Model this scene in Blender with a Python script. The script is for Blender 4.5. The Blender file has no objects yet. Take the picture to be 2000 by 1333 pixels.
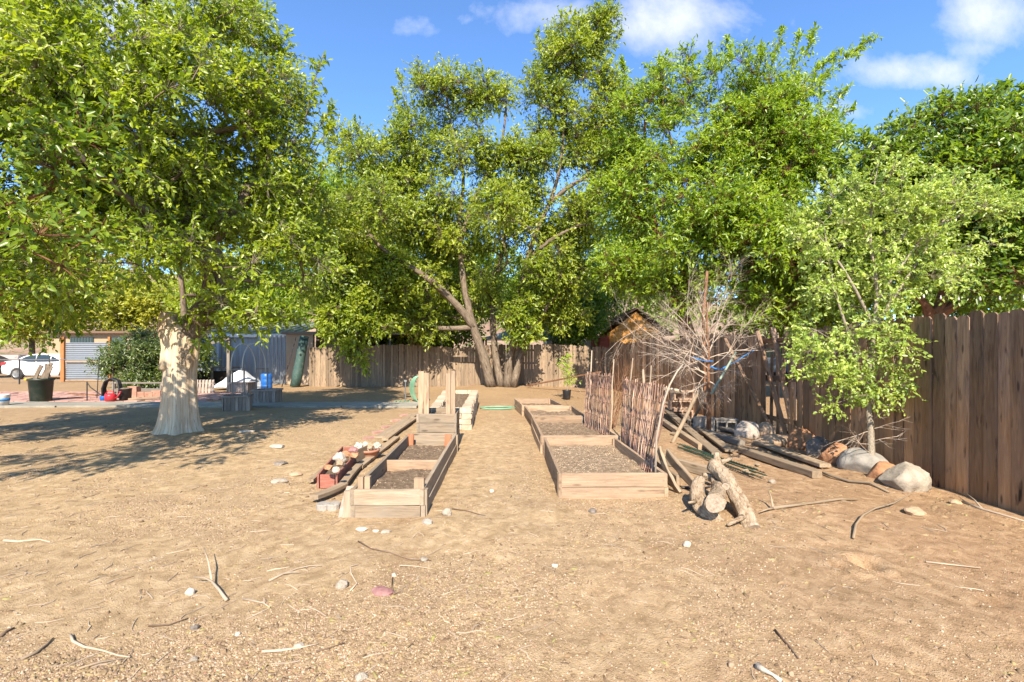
import bpy, bmesh, math, random
import numpy as np
from mathutils import Vector, Matrix, noise
R = math.radians
rnd = random.Random(11)
rng = np.random.default_rng(11)
S = bpy.context.scene
COL = S.collection

# ---------------------------------------------------------------- camera, sky, sun, exposure
F, H, HY = 944.0, 1.5, 690.0          # focal length and horizon of the 2000 px photograph, eye height in metres
SUN_EL, SUN_AZ = 40.0, 0.0            # sun stands behind the camera
cam = bpy.data.cameras.new("camera"); co = bpy.data.objects.new("camera", cam); COL.objects.link(co)
co.location = (0, 0, H); co.rotation_euler = (R(90), 0, 0)
cam.sensor_width = 36; cam.lens = F / 2000 * 36; cam.shift_y = 23.5 / 2000
cam.clip_start = 0.05; cam.clip_end = 3000
S.camera = co
S.view_settings.view_transform = 'Standard'; S.view_settings.look = 'None'
S.view_settings.gamma = 1; S.view_settings.use_curve_mapping = False
S.view_settings.exposure = 1.27
S.render.engine = 'CYCLES'
S.cycles.max_bounces = 6; S.cycles.diffuse_bounces = 4; S.cycles.transmission_bounces = 5
S.cycles.use_denoising = True

class NT:
    """tiny node-tree writer"""
    def __init__(s, tree):
        s.t = tree; s.n = tree.nodes; s.l = tree.links
        s.n.clear()
    def node(s, typ, ins=None, **kw):
        nd = s.n.new(typ)
        for k, v in kw.items(): setattr(nd, k, v)
        for k, v in (ins or {}).items():
            sk = nd.inputs[k]
            if isinstance(v, bpy.types.NodeSocket): s.l.new(v, sk)
            elif hasattr(v, 'bl_idname'): s.l.new(v.outputs[0], sk)
            else: sk.default_value = v
        return nd
    def m(s, op, a, b=0.0, c=0.0, clamp=False):
        nd = s.n.new('ShaderNodeMath'); nd.operation = op; nd.use_clamp = clamp
        for i, v in enumerate((a, b, c)):
            if isinstance(v, bpy.types.NodeSocket): s.l.new(v, nd.inputs[i])
            else: nd.inputs[i].default_value = v
        return nd.outputs[0]
    def mix(s, f, a, b, mode='MIX'):
        nd = s.n.new('ShaderNodeMix'); nd.data_type = 'RGBA'; nd.blend_type = mode; nd.clamp_factor = True
        for i, v in ((0, f), (6, a), (7, b)):
            if isinstance(v, bpy.types.NodeSocket): s.l.new(v, nd.inputs[i])
            else:
                if i and len(v) == 3: v = (*v, 1)
                nd.inputs[i].default_value = v
        return nd.outputs[2]
    def ramp(s, f, stops):
        nd = s.n.new('ShaderNodeValToRGB'); cr = nd.color_ramp
        while len(cr.elements) < len(stops): cr.elements.new(.5)
        for e, (p, c) in zip(cr.elements, stops):
            e.position = p; e.color = (*c, 1) if len(c) == 3 else c
        s.l.new(f, nd.inputs[0]); return nd.outputs[0]
    def rampf(s, f, a, b):
        nd = s.n.new('ShaderNodeMapRange'); nd.clamp = True
        s.l.new(f, nd.inputs[0]); nd.inputs[1].default_value = a; nd.inputs[2].default_value = b
        return nd.outputs[0]
    def noise(s, vec, scale, detail=4, rough=.55, dist=0.):
        nd = s.node('ShaderNodeTexNoise', {'Scale': scale, 'Detail': detail, 'Roughness': rough, 'Distortion': dist})
        if vec is not None: s.l.new(vec, nd.inputs['Vector'])
        return nd.outputs['Fac']

W = bpy.data.worlds.new("World"); S.world = W; W.use_nodes = True
nt = NT(W.node_tree)
sky = nt.node('ShaderNodeTexSky', sky_type='NISHITA', sun_disc=False)
sky.sun_elevation = R(SUN_EL); sky.sun_rotation = R(180 + SUN_AZ)
sky.altitude = 1200; sky.air_density = 1.0; sky.dust_density = .3; sky.ozone_density = 2.0
tc = nt.node('ShaderNodeTexCoord')
sep = nt.node('ShaderNodeSeparateXYZ', {0: tc.outputs['Generated']})
yy = nt.m('MAXIMUM', sep.outputs[1], .02)
u = nt.m('DIVIDE', sep.outputs[0], yy); v = nt.m('DIVIDE', sep.outputs[2], yy)
uv = nt.node('ShaderNodeCombineXYZ', {0: u, 1: v})
wn = nt.noise(uv.outputs[0], 5.0, 7, .62, .3)
wn2 = nt.noise(uv.outputs[0], 16.0, 5, .6)
front = nt.m('GREATER_THAN', sep.outputs[1], .05)
mask = None
for cu, cv, a, b, k in ((.36, .70, .20, .08, 1.25), (.10, .70, .20, .05, .9), (.82, .58, .16, .045, 1.15), (1.0, .70, .14, .085, 1.2), (.97, .63, .10, .05, .8), (.70, .50, .20, .03, .6),
                        (-.20, .675, .07, .035, .62), (-.10, .69, .05, .022, .6), (.62, .35, .14, .05, .8), (.47, .64, .06, .03, .5),
                        (-.75, .70, .22, .12, .9), (.68,.50,.12,.05,.45)):
    du = nt.m('DIVIDE', nt.m('SUBTRACT', u, cu), a); dv = nt.m('DIVIDE', nt.m('SUBTRACT', v, cv), b)
    d = nt.m('ADD', nt.m('MULTIPLY', du, du), nt.m('MULTIPLY', dv, dv))
    e = nt.m('MULTIPLY', nt.m('EXPONENT', nt.m('MULTIPLY', d, -1.0)), k)
    mask = e if mask is None else nt.m('MAXIMUM', mask, e)
den = nt.m('ADD', mask, nt.m('MULTIPLY', nt.m('SUBTRACT', nt.m('ADD', nt.m('MULTIPLY', wn, .7), nt.m('MULTIPLY', wn2, .3)), .5), 2.6))
den = nt.m('MULTIPLY', nt.m('MULTIPLY', nt.rampf(den, .42, 1.35), nt.rampf(mask, .05, .3)), front)
tint = nt.mix(1.0, sky.outputs[0], (.69, .90, 1.11), 'MULTIPLY')
skycol = nt.mix(nt.m('MULTIPLY', den, .85), tint, (3.6, 3.72, 4.2))
bg = nt.node('ShaderNodeBackground', {'Color': skycol, 'Strength': .13})
nt.node('ShaderNodeOutputWorld', {0: bg})

sl = bpy.data.lights.new("sun", 'SUN'); sl.energy = 4.8; sl.angle = R(.55); sl.color = (1., .905, .75)
so = bpy.data.objects.new("sun", sl); COL.objects.link(so)
so.rotation_euler = (R(90 - SUN_EL), 0, R(SUN_AZ))   # light travels towards +Y and down
so.location = (0, -20, 20)

# ---------------------------------------------------------------- helpers
def at(px, py, z=0.0):
    """the point at height z seen at a pixel of the photograph"""
    D = (H - z) * F / (py - HY)
    return Vector(((px - 1000) / F * D, D, z))
def PD(px, py, D):
    return Vector(((px - 1000) / F * D, D, H - (py - HY) / F * D))

def vn(x, y, s, seed=0):
    x = np.asarray(x, float) / s + seed * 17.3; y = np.asarray(y, float) / s + seed * 9.1
    xi = np.floor(x); yi = np.floor(y); fx = x - xi; fy = y - yi
    fx = fx * fx * (3 - 2 * fx); fy = fy * fy * (3 - 2 * fy)
    def h(a, b):
        q = np.sin(a * 127.1 + b * 311.7 + seed * 74.7) * 43758.5453
        return q - np.floor(q)
    return (h(xi, yi) * (1 - fx) + h(xi + 1, yi) * fx) * (1 - fy) + (h(xi, yi + 1) * (1 - fx) + h(xi + 1, yi + 1) * fx) * fy
def gz(x, y):
    x = np.asarray(x, float); y = np.asarray(y, float)
    z = .06 * (vn(x, y, 2.3, 1) - .5) + .032 * (vn(x, y, .7, 2) - .5) + .018 * (vn(x, y, .25, 3) - .5) + .009 * (vn(x, y, .09, 4) - .5)
    z = z + .16 * np.exp(-((x + .6) ** 2 + (y - 20.2) ** 2) / 2.2)                   # root mound of the big tree
    z = z + .07 * np.exp(-((x + 6.1) ** 2 + (y - 8.85) ** 2) / .5)
    for hx, hy, r, d in ((2.52, 3.45, .085, .07), (2.28, 3.38, .05, .045), (2.95, 2.95, .06, .03)):
        q = ((x - hx) ** 2 + (y - hy) ** 2) / r ** 2
        z = z - d * np.exp(-q) + d * .35 * np.exp(-(np.sqrt(q) - 1.7) ** 2 * 2)
    z = z + .055 * np.exp(-((x - 4.15 + .04 * (y - 6)) / .38) ** 2) * np.clip((y - 4.9) * 2, 0, 1) * np.clip((9.2 - y), 0, 1)   # dirt banked along the boulders
    f = np.clip((60 - np.hypot(x, y)) / 30, 0, 1)
    return z * f
def gnd(px, py, dz=0.):
    p = at(px, py); p.z = float(gz(p.x, p.y)) + dz; return p

class MB:
    def __init__(s): s.v = []; s.f = []; s.g = []; s.p = []; s.n = 0
    def add(s, V, Fc, G=None, pv=None):
        V = [tuple(a) for a in V]; b = s.n
        s.v += V; s.n += len(V)
        s.f += [tuple(i + b for i in q) for q in Fc]
        o = rnd.random() * 20
        if G is None: G = V
        s.g += [(a[0] + o, a[1] + o * 1.7, a[2] + o * .3) for a in G]
        if pv is None: pv = rnd.random()
        s.p += [pv] * len(V)
        return s
    def beam(s, p0, p1, w, t, up=(0, 0, 1), seg=1, warp=0., ch=.004, pv=None, dog=0.):
        """a sawn board from p0 to p1, w wide (sideways), t thick (along up)"""
        p0 = Vector(p0); p1 = Vector(p1); ax = (p1 - p0); L = ax.length; ax.normalize()
        up = Vector(up); sd = ax.cross(up)
        if sd.length < 1e-4: sd = ax.cross(Vector((0, 1, 0)))
        sd.normalize(); up = sd.cross(ax).normalized()
        a, b = w / 2, t / 2; c = min(ch, a * .6, b * .6)
        cs = [(a, -b + c), (a, b - c), (a - c, b), (-a + c, b), (-a, b - c), (-a, -b + c), (-a + c, -b), (a - c, -b)]
        V = []; G = []; Fc = []
        w1, w2 = (rnd.random() - .5) * warp * 2, (rnd.random() - .5) * warp * 2
        rows = [i / seg for i in range(seg + 1)]
        for k in rows:
            q = p0 + ax * L * k + up * (w1 * math.sin(k * math.pi)) + sd * (w2 * math.sin(k * math.pi))
            kk = 1 - dog if (dog and k == 1) else 1
            for x, y in cs:
                V.append(q + sd * x * kk + up * y); G.append((k * L, x, y))
        for i in range(seg):
            for j in range(8):
                j2 = (j + 1) % 8
                Fc.append((i * 8 + j, i * 8 + j2, (i + 1) * 8 + j2, (i + 1) * 8 + j))
        Fc.append(tuple(range(7, -1, -1))); Fc.append(tuple(range(seg * 8, seg * 8 + 8)))
        return s.add(V, Fc, G, pv)
    def box(s, c, size, rz=0., pv=None, ch=.004):
        c = Vector(c); d = Vector((math.cos(rz), math.sin(rz), 0)) * size[0] / 2
        return s.beam(c - d, c + d, size[1], size[2], pv=pv, ch=ch)
    def tube(s, pts, rad, n=7, jit=0., pv=None, cap=True):
        pts = [Vector(p) for p in pts]; m = len(pts)
        if not hasattr(rad, '__len__'): rad = [rad] * m
        V = []; G = []; Fc = []; up = Vector((0, 0, 1)); L = 0
        ph = rnd.random() * 50
        for i, p in enumerate(pts):
            t = (pts[min(i + 1, m - 1)] - pts[max(i - 1, 0)])
            if t.length < 1e-6: t = Vector((0, 0, 1))
            t.normalize()
            if i == 0:
                up = t.orthogonal().normalized()
            else:
                up = (up - t * up.dot(t))
                up = up.normalized() if up.length > 1e-5 else t.orthogonal().normalized()
                L += (p - pts[i - 1]).length
            sd = t.cross(up)
            for j in range(n):
                a = 2 * math.pi * j / n; r = rad[i]
                if jit: r *= 1 + jit * noise.noise(Vector((math.cos(a) * 1.3 + ph, math.sin(a) * 1.3, L * 5)))  * 1.6
                V.append(p + (up * math.cos(a) + sd * math.sin(a)) * r)
                G.append((L, math.cos(a) * rad[i] * 1.2, math.sin(a) * rad[i] * 1.2))
        for i in range(m - 1):
            for j in range(n):
                j2 = (j + 1) % n
                Fc.append((i * n + j, i * n + j2, (i + 1) * n + j2, (i + 1) * n + j))
        if cap:
            Fc.append(tuple(range(n - 1, -1, -1))); Fc.append(tuple(range((m - 1) * n, m * n)))
        return s.add(V, Fc, G, pv)
    def lathe(s, prof, c, n=20, pv=None, ax=None):
        c = Vector(c); V = []; Fc = []; m = len(prof)
        M = ax if ax is not None else Matrix.Identity(3)
        for r, z in prof:
            for j in range(n):
                a = 2 * math.pi * j / n; V.append(c + M @ Vector((r * math.cos(a), r * math.sin(a), z)))
        for i in range(m - 1):
            for j in range(n):
                j2 = (j + 1) % n; Fc.append((i * n + j, i * n + j2, (i + 1) * n + j2, (i + 1) * n + j))
        Fc.append(tuple(range(n - 1, -1, -1))); Fc.append(tuple(range((m - 1) * n, m * n)))
        return s.add(V, Fc, None, pv)
    def rock(s, c, size, sub=3, rough=.18, cuts=7, rz=0., pv=None, cutd=(.62, .9), seed=None):
        rr = random.Random(seed if seed is not None else rnd.random())
        bm = bmesh.new(); bmesh.ops.create_icosphere(bm, subdivisions=sub, radius=1)
        pl = []
        for _ in range(cuts):
            q = Vector((rr.gauss(0, 1), rr.gauss(0, 1), rr.gauss(0, .8))).normalized(); pl.append((q, rr.uniform(*cutd)))
        off = Vector((rr.random() * 50, rr.random() * 50, 0)); V = []
        for v in bm.verts:
            p = v.co.copy()
            p *= 1 + rough * noise.fractal(p * 1.6 + off, .8, 2., 3)
            for q, d in pl:
                e = p.dot(q) - d
                if e > 0: p -= q * e * .93
            p *= 1 + rough * .22 * noise.fractal(p * 6 + off, .8, 2., 3)
            x, y, z = p.x * size[0] / 2, p.y * size[1] / 2, p.z * size[2] / 2
            V.append((c[0] + x * math.cos(rz) - y * math.sin(rz), c[1] + x * math.sin(rz) + y * math.cos(rz), c[2] + z))
        Fc = [tuple(v.index for v in f.verts) for f in bm.faces]; bm.free()
        return s.add(V, Fc, None, pv)
    def prism(s, outline, y0, y1, fn=None, pv=None):
        """2-D outline (x,z) pulled from y0 to y1; fn maps to world"""
        n = len(outline); V = [(x, y0, z) for x, z in outline] + [(x, y1, z) for x, z in outline]
        if fn: V = [fn(*p) for p in V]
        Fc = [tuple(range(n)), tuple(range(2 * n - 1, n - 1, -1))] + [(i, i + n, (i + 1) % n + n, (i + 1) % n) for i in range(n)]
        return s.add(V, Fc, None, pv)
    def build(s, name, mat, parent=None, loc=None, smooth=False):
        me = bpy.data.meshes.new(name)
        off = Vector((0, 0, 0))
        if parent is not None:
            q = parent
            while q is not None: off += q.location; q = q.parent
        elif loc is not None: off = Vector(loc)
        V = np.array([tuple(a) for a in s.v], float).reshape(-1, 3) - np.array(off)
        me.from_pydata(V.tolist(), [], s.f)
        a = me.attributes.new('gc', 'FLOAT_VECTOR', 'POINT'); a.data.foreach_set('vector', np.array(s.g, np.float32).ravel())
        a = me.attributes.new('pv', 'FLOAT', 'POINT'); a.data.foreach_set('value', np.array(s.p, np.float32))
        me.materials.append(mat)
        if smooth: me.polygons.foreach_set('use_smooth', [True] * len(me.polygons))
        me.update()
        o = bpy.data.objects.new(name, me); COL.objects.link(o)
        if parent is not None: o.parent = parent
        elif loc is not None: o.location = off
        return o

def tag(o, label=None, cat=None, group=None, kind=None):
    if label: o['label'] = label
    if cat: o['category'] = cat
    if group: o['group'] = group
    if kind: o['kind'] = kind
    return o
def thing(name, label, cat, loc=(0, 0, 0), group=None):
    o = bpy.data.objects.new(name, None); COL.objects.link(o); o.location = loc
    o.empty_display_size = .2
    return tag(o, label, cat, group)

# ---------------------------------------------------------------- materials
def newmat(name):
    m = bpy.data.materials.new(name); m.use_nodes = True
    return m, NT(m.node_tree)
def finish(n, col, rough=.85, bump=None, bs=.3, bd=.01, metallic=0., spec=.3, extra=None):
    col = n.mix(1., col, (.80, .765, .73), 'MULTIPLY')      # measured daylight albedos sit a little below the swatches
    ins = {'Base Color': col, 'Roughness': rough, 'Metallic': metallic, 'Specular IOR Level': spec}
    if bump is not None:
        b = n.node('ShaderNodeBump', {'Strength': bs, 'Distance': bd, 'Height': bump}); ins['Normal'] = b.outputs[0]
    if extra: ins.update(extra)
    p = n.node('ShaderNodeBsdfPrincipled', ins)
    n.node('ShaderNodeOutputMaterial', {0: p})
def attr(n, name):
    return n.node('ShaderNodeAttribute', attribute_name=name)
def vscale(n, vec, sc):
    return n.node('ShaderNodeMapping', {'Vector': vec, 'Scale': sc}).outputs[0]

def wood(name, dark, mid, light, grain=22., weather=None, wamt=.5, stain=.5, vary=.35, rough=.85, base=None, knots=True):
    m, n = newmat(name)
    g = attr(n, 'gc').outputs['Vector']; pv = attr(n, 'pv').outputs['Fac']
    f1 = n.noise(vscale(n, g, (1.2, grain, grain)), 1.6, 6, .65, .6)
    f2 = n.noise(vscale(n, g, (3.0, grain * 3.2, grain * 3.2)), 2.0, 4, .6, .2)
    f = n.m('ADD', n.m('MULTIPLY', f1, .65), n.m('MULTIPLY', f2, .35))
    col = n.ramp(f, [(.28, dark), (.47, mid), (.68, light)])
    blot = n.noise(vscale(n, g, (1.6, 4.5, 4.5)), 1.3, 5, .6, .4)
    if weather: col = n.mix(n.m('MULTIPLY', n.rampf(blot, .38, .66), wamt), col, weather)
    if base:   # lower ends warmer by height: ground bounce put into the colour plus browner wood
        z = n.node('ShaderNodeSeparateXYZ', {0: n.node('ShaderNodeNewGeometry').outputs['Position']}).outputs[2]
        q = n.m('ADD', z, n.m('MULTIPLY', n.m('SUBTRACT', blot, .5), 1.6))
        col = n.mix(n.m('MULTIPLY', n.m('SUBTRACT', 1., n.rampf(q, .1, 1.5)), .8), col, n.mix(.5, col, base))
    st = n.noise(vscale(n, g, (2.2, 9, 9)), 1.5, 3, .5)
    col = n.mix(n.m('MULTIPLY', n.rampf(st, .60, .74), stain), col, tuple(c * .45 for c in dark))
    if knots:
        k = n.node('ShaderNodeTexVoronoi', {'Vector': vscale(n, g, (2.3, 9, 9)), 'Scale': 1., 'Randomness': 1.}).outputs['Distance']
        col = n.mix(n.m('MULTIPLY', n.m('SUBTRACT', 1., n.rampf(k, .07, .15)), .75), col, tuple(c * .5 for c in dark))
    br = n.m('ADD', n.m('MULTIPLY', pv, vary), 1. - vary / 2)
    col = n.mix(1., col, n.node('ShaderNodeCombineColor', {0: br, 1: br, 2: br}).outputs[0], 'MULTIPLY')
    finish(n, col, rough, f, .8, .008)
    return m

def stone(name, c1, c2, c3, sc=3., bump=.6, speck=.3, rough=.9):
    m, n = newmat(name)
    p = n.node('ShaderNodeTexCoord').outputs['Object']; pv = attr(n, 'pv').outputs['Fac']
    a = n.noise(p, sc, 7, .62, .5); b = n.noise(p, sc * 6, 5, .7); c = n.noise(p, sc * 22, 3, .6)
    col = n.ramp(a, [(.3, c1), (.5, c2), (.68, c3)])
    col = n.mix(n.m('MULTIPLY', n.rampf(b, .55, .7), speck), col, tuple(x * .45 for x in c1))
    col = n.mix(n.m('MULTIPLY', n.rampf(c, .58, .7), speck), col, tuple(min(1, x * 1.25) for x in c3))
    br = n.m('ADD', n.m('MULTIPLY', pv, .3), .85)
    col = n.mix(1., col, n.node('ShaderNodeCombineColor', {0: br, 1: br, 2: br}).outputs[0], 'MULTIPLY')
    h = n.m('ADD', n.m('MULTIPLY', b, .6), n.m('ADD', a, n.m('MULTIPLY', c, .25)))
    finish(n, col, rough, h, bump, .02)
    return m

def plain(name, col, rough=.6, var=.25, sc=6., metallic=0., spec=.4, dirt=(.25, .18, .12), dirtamt=.3, bump=.1):
    m, n = newmat(name)
    p = n.node('ShaderNodeTexCoord').outputs['Object']; pv = attr(n, 'pv').outputs['Fac']
    a = n.noise(p, sc, 6, .65, .3)
    c = n.mix(n.m('MULTIPLY', a, var), col, tuple(x * .5 for x in col))
    c = n.mix(n.m('MULTIPLY', n.rampf(n.noise(p, sc * .6, 6, .7), .5, .72), dirtamt), c, dirt)
    br = n.m('ADD', n.m('MULTIPLY', pv, .2), .9)
    c = n.mix(1., c, n.node('ShaderNodeCombineColor', {0: br, 1: br, 2: br}).outputs[0], 'MULTIPLY')
    finish(n, c, rough, a, bump, .01, metallic, spec)
    return m

def bark(name, c1, c2, c3, sc=9., bump=.9, stretch=5.):
    m, n = newmat(name)
    g = attr(n, 'gc').outputs['Vector']
    a = n.noise(vscale(n, g, (sc / stretch, sc, sc)), 1., 6, .65, .8)
    b = n.noise(vscale(n, g, (1.2, 2.5, 2.5)), 1., 4, .6)
    col = n.ramp(n.m('ADD', n.m('MULTIPLY', a, .75), n.m('MULTIPLY', b, .25)), [(.36, c1), (.47, c2), (.62, c3)])
    cr = n.noise(vscale(n, g, (sc / stretch * .8, sc * 1.7, sc * 1.7)), 1., 3, .5, 1.2)
    col = n.mix(n.m('MULTIPLY', n.m('SUBTRACT', 1., n.rampf(n.m('ABSOLUTE', n.m('SUBTRACT', cr, .5)), .004, .022)), .6), col, tuple(x * .4 for x in c1))
    finish(n, col, .95, a, bump, .03, spec=.1)
    return m

def leafmat(name, dark, mid, light, trans=.45, gloss=.35):
    m, n = newmat(name)
    lv = attr(n, 'lv').outputs['Fac']
    col = n.ramp(lv, [(.05, dark), (.5, mid), (.95, light)])
    col = n.mix(1., col, (1.60, 1.30, .98), 'MULTIPLY')
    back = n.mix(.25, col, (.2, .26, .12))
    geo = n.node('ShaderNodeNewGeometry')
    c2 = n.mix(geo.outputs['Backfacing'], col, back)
    p = n.node('ShaderNodeBsdfPrincipled', {'Base Color': c2, 'Roughness': .36, 'Specular IOR Level': gloss + .3})
    tcol = n.mix(1., col, (1.55, 1.5, .8), 'MULTIPLY')
    t = n.node('ShaderNodeBsdfTranslucent', {'Color': tcol})
    mx = n.node('ShaderNodeMixShader', {0: trans, 1: p, 2: t})
    n.node('ShaderNodeOutputMaterial', {0: mx})
    return m

M = {}
M['pine'] = wood('raised_bed_pine', (.25, .16, .10), (.41, .285, .185), (.54, .405, .285), 16, (.29, .215, .15), .6, .6, .4)
M['pine_grey'] = wood('weathered_bed_lumber', (.17, .125, .085), (.33, .25, .17), (.46, .37, .265), 16, (.30, .27, .22), .5, .45, .35)
M['redwood'] = wood('redwood_stake', (.30, .10, .05), (.45, .17, .085), (.55, .25, .14), 16, None, 0, .2, .2)
M['redpaint'] = wood('faded_red_wood', (.20, .055, .04), (.30, .085, .06), (.42, .22, .16), 14, (.36, .2, .15), .5, .4, .2)
M['fence_far'] = wood('pale_fence_wood', (.16, .11, .07), (.29, .21, .14), (.42, .33, .225), 12, (.22, .17, .13), .6, .5, .6)
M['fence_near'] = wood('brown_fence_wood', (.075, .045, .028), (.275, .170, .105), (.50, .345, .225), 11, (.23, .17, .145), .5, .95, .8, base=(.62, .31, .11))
M['old_lumber'] = wood('old_lumber', (.20, .14, .085), (.34, .25, .16), (.46, .36, .25), 12, (.27, .23, .18), .5, .4, .4)
M['grey_lumber'] = wood('grey_lumber', (.14, .12, .10), (.24, .205, .17), (.34, .30, .25), 12, (.2, .19, .18), .5, .4, .4)
M['purple_planter'] = wood('silvered_planter_wood', (.22, .175, .145), (.38, .31, .26), (.52, .44, .37), 14, (.2, .17, .16), .5, .4, .5)
M['orange_post'] = wood('orange_post', (.32, .12, .04), (.44, .18, .06), (.52, .25, .10), 12, None, 0, .2, .15)
M['rod'] = wood('willow_rod', (.17, .08, .06), (.36, .23, .17), (.62, .50, .37), 14, (.34, .13, .10), .4, .2, 1.3, knots=False)
M['stick'] = wood('bleached_stick', (.34, .25, .17), (.52, .42, .31), (.66, .56, .44), 12, (.28, .2, .14), .4, .2, .5, knots=False)
M['stick_dark'] = wood('dark_stick', (.10, .065, .045), (.17, .115, .08), (.28, .2, .14), 12, None, 0, .2, .4, knots=False)
M['white_pole'] = wood('peeled_pole', (.24, .19, .14), (.38, .32, .25), (.50, .43, .35), 12, None, 0, .1, .1, knots=False)
M['bark_dead'] = bark('bleached_trunk_wood', (.50, .345, .21), (.68, .54, .38), (.80, .70, .53), 14, .7, 14)
M['bark_tree'] = bark('grey_brown_bark', (.10, .075, .055), (.20, .155, .115), (.31, .255, .195), 14, .9, 3.5)
M['bark_pale'] = bark('pale_sapling_bark', (.24, .20, .15), (.38, .33, .26), (.50, .44, .36), 40, .5, 1.)
M['bark_red'] = bark('red_brown_bark', (.15, .075, .045), (.25, .13, .075), (.36, .21, .13), 14, .8, 4)
M['bark_log'] = bark('log_bark', (.22, .14, .085), (.42, .32, .215), (.56, .46, .34), 26, 1., 1.6)
M['twig_dead'] = bark('dead_twig', (.36, .27, .21), (.50, .41, .33), (.62, .53, .45), 10, .2, 3)
M['rock_grey'] = stone('grey_rock', (.26, .22, .19), (.40, .345, .30), (.56, .50, .44), 6, .9, .35)
M['rock_white'] = stone('pale_rock', (.30, .25, .195), (.44, .385, .31), (.58, .52, .43), 6, 1., .4)
M['rock_dark'] = stone('dark_rock', (.12, .105, .095), (.22, .19, .165), (.38, .33, .28), 6, .9, .5)
M['rock_blue'] = stone('blue_grey_rock', (.19, .18, .165), (.29, .275, .25), (.40, .37, .33), 4, .7)
M['rock_orange'] = stone('orange_sandstone', (.30, .14, .07), (.47, .24, .125), (.60, .36, .21), 6, .9, .45)
M['rock_tan'] = stone('tan_rock', (.32, .22, .14), (.45, .32, .21), (.56, .42, .29), 6, .5, .3)
M['rock_purple'] = stone('purple_slate', (.22, .10, .10), (.33, .17, .16), (.42, .26, .24), 8, .3, .2)
M['cream_block'] = stone('cream_wall_block', (.46, .36, .25), (.60, .49, .36), (.70, .60, .47), 7, .9, .25)
M['cinder_red'] = stone('pinkish_concrete_block', (.38, .24, .16), (.50, .34, .24), (.58, .43, .32), 10, .6, .3)
M['cinder'] = stone('grey_concrete_block', (.27, .245, .215), (.38, .35, .31), (.46, .43, .39), 10, .6, .3)
M['brick_pink'] = stone('pink_paver', (.38, .20, .16), (.48, .28, .23), (.55, .37, .31), 8, .3, .2)
M['brick'] = stone('clay_brick', (.27, .14, .10), (.38, .21, .15), (.46, .29, .22), 8, .5, .3)
M['bone'] = stone('bleached_bone', (.46, .38, .29), (.60, .53, .44), (.70, .64, .55), 9, .4, .12)
M['terracotta'] = plain('terracotta', (.50, .24, .15), .85, .3, 8, dirt=(.5, .36, .27), dirtamt=.4)
M['white_metal'] = plain('bluish_corrugated_steel', (.36, .41, .47), .45, .25, 2., .35, dirt=(.27, .24, .22), dirtamt=.35)
M['roof_metal'] = plain('metal_roofing', (.32, .37, .43), .4, .25, 2., .4, dirt=(.3, .27, .24), dirtamt=.3)
M['beige_wall'] = plain('beige_plaster', (.48, .38, .28), .9, .3, 2., dirt=(.3, .22, .16), dirtamt=.4)
M['tan_wall'] = plain('tan_stucco', (.44, .31, .20), .9, .2, 2.)
M['white_wall'] = plain('white_wall', (.66, .62, .58), .8, .2, 2.)
M['lav_wall'] = plain('pale_block_wall', (.50, .46, .46), .9, .2, 2.)
M['shed_red'] = wood('red_shed_wall', (.26, .05, .03), (.36, .08, .05), (.44, .13, .08), 8, None, 0, .2, .2)
M['shed_orange'] = wood('orange_shed_siding', (.60, .24, .05), (.78, .36, .08), (.85, .45, .13), 8, None, 0, .2, .2)
M['shingle'] = plain('brown_shingle', (.20, .125, .085), .95, .5, 10)
M['black'] = plain('black_plastic', (.022, .022, .024), .5, .3, 8, dirt=(.2, .15, .11), dirtamt=.3)
M['dark_green'] = plain('dark_green_plastic', (.025, .04, .03), .45, .3, 8, dirt=(.2, .16, .12), dirtamt=.25)
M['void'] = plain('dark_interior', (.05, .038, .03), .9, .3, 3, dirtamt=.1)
M['blue'] = plain('blue_plastic', (.02, .14, .50), .4, .2, 6, dirtamt=.15)
M['blue_tape'] = plain('bright_blue_tape', (.03, .22, .60), .5, .2, 20, dirtamt=.1)
M['red'] = plain('red_plastic', (.55, .03, .045), .4, .2, 6, dirtamt=.15)
M['yellow'] = plain('yellow_plastic', (.75, .48, .03), .4, .2, 6, dirtamt=.1)
M['tarp'] = plain('white_tarp', (.62, .66, .72), .6, .15, 5, dirtamt=.15)
M['white'] = plain('white_paint', (.74, .74, .73), .35, .05, 2, dirtamt=.1, spec=.5)
M['pipe_white'] = plain('white_pipe', (.78, .74, .66), .5, .15, 5, dirtamt=.2)
M['car_white'] = plain('white_car_paint', (.75, .75, .75), .22, .03, 2, dirtamt=.06, spec=.6, bump=0)
M['truck_grey'] = plain('grey_blue_paint', (.26, .31, .38), .3, .1, 2, dirtamt=.15, spec=.6, bump=0)
M['glass'] = plain('dark_glass', (.03, .045, .045), .08, .1, 2, dirtamt=0, spec=.8, bump=0)
M['rubber'] = plain('tyre_rubber', (.03, .03, .03), .8, .2, 5)
M['steel'] = plain('galvanised_steel', (.42, .42, .41), .4, .3, 8, .7)
M['hose_green'] = plain('pale_green_hose', (.20, .42, .28), .45, .2, 8, dirt=(.4, .34, .24), dirtamt=.3)
M['tpost'] = plain('green_enamel', (.022, .075, .05), .4, .4, 12, dirt=(.3, .26, .2), dirtamt=.3)
M['netting'] = plain('rolled_green_mesh', (.05, .11, .10), .7, .6, 14, dirt=(.3, .3, .24), dirtamt=.3)
M['greenrod'] = plain('pale_green_pole', (.28, .36, .29), .6, .3, 10)
M['tail'] = plain('tail_lamp', (.45, .02, .02), .3, .1, 5, dirtamt=0)
M['walk'] = stone('walkway_concrete', (.24, .23, .19), (.34, .32, .265), (.42, .395, .33), 1.4, .4, .35)
M['soil'] = stone('bed_soil', (.12, .08, .05), (.22, .155, .10), (.36, .27, .185), 16, 1., .6)
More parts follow.
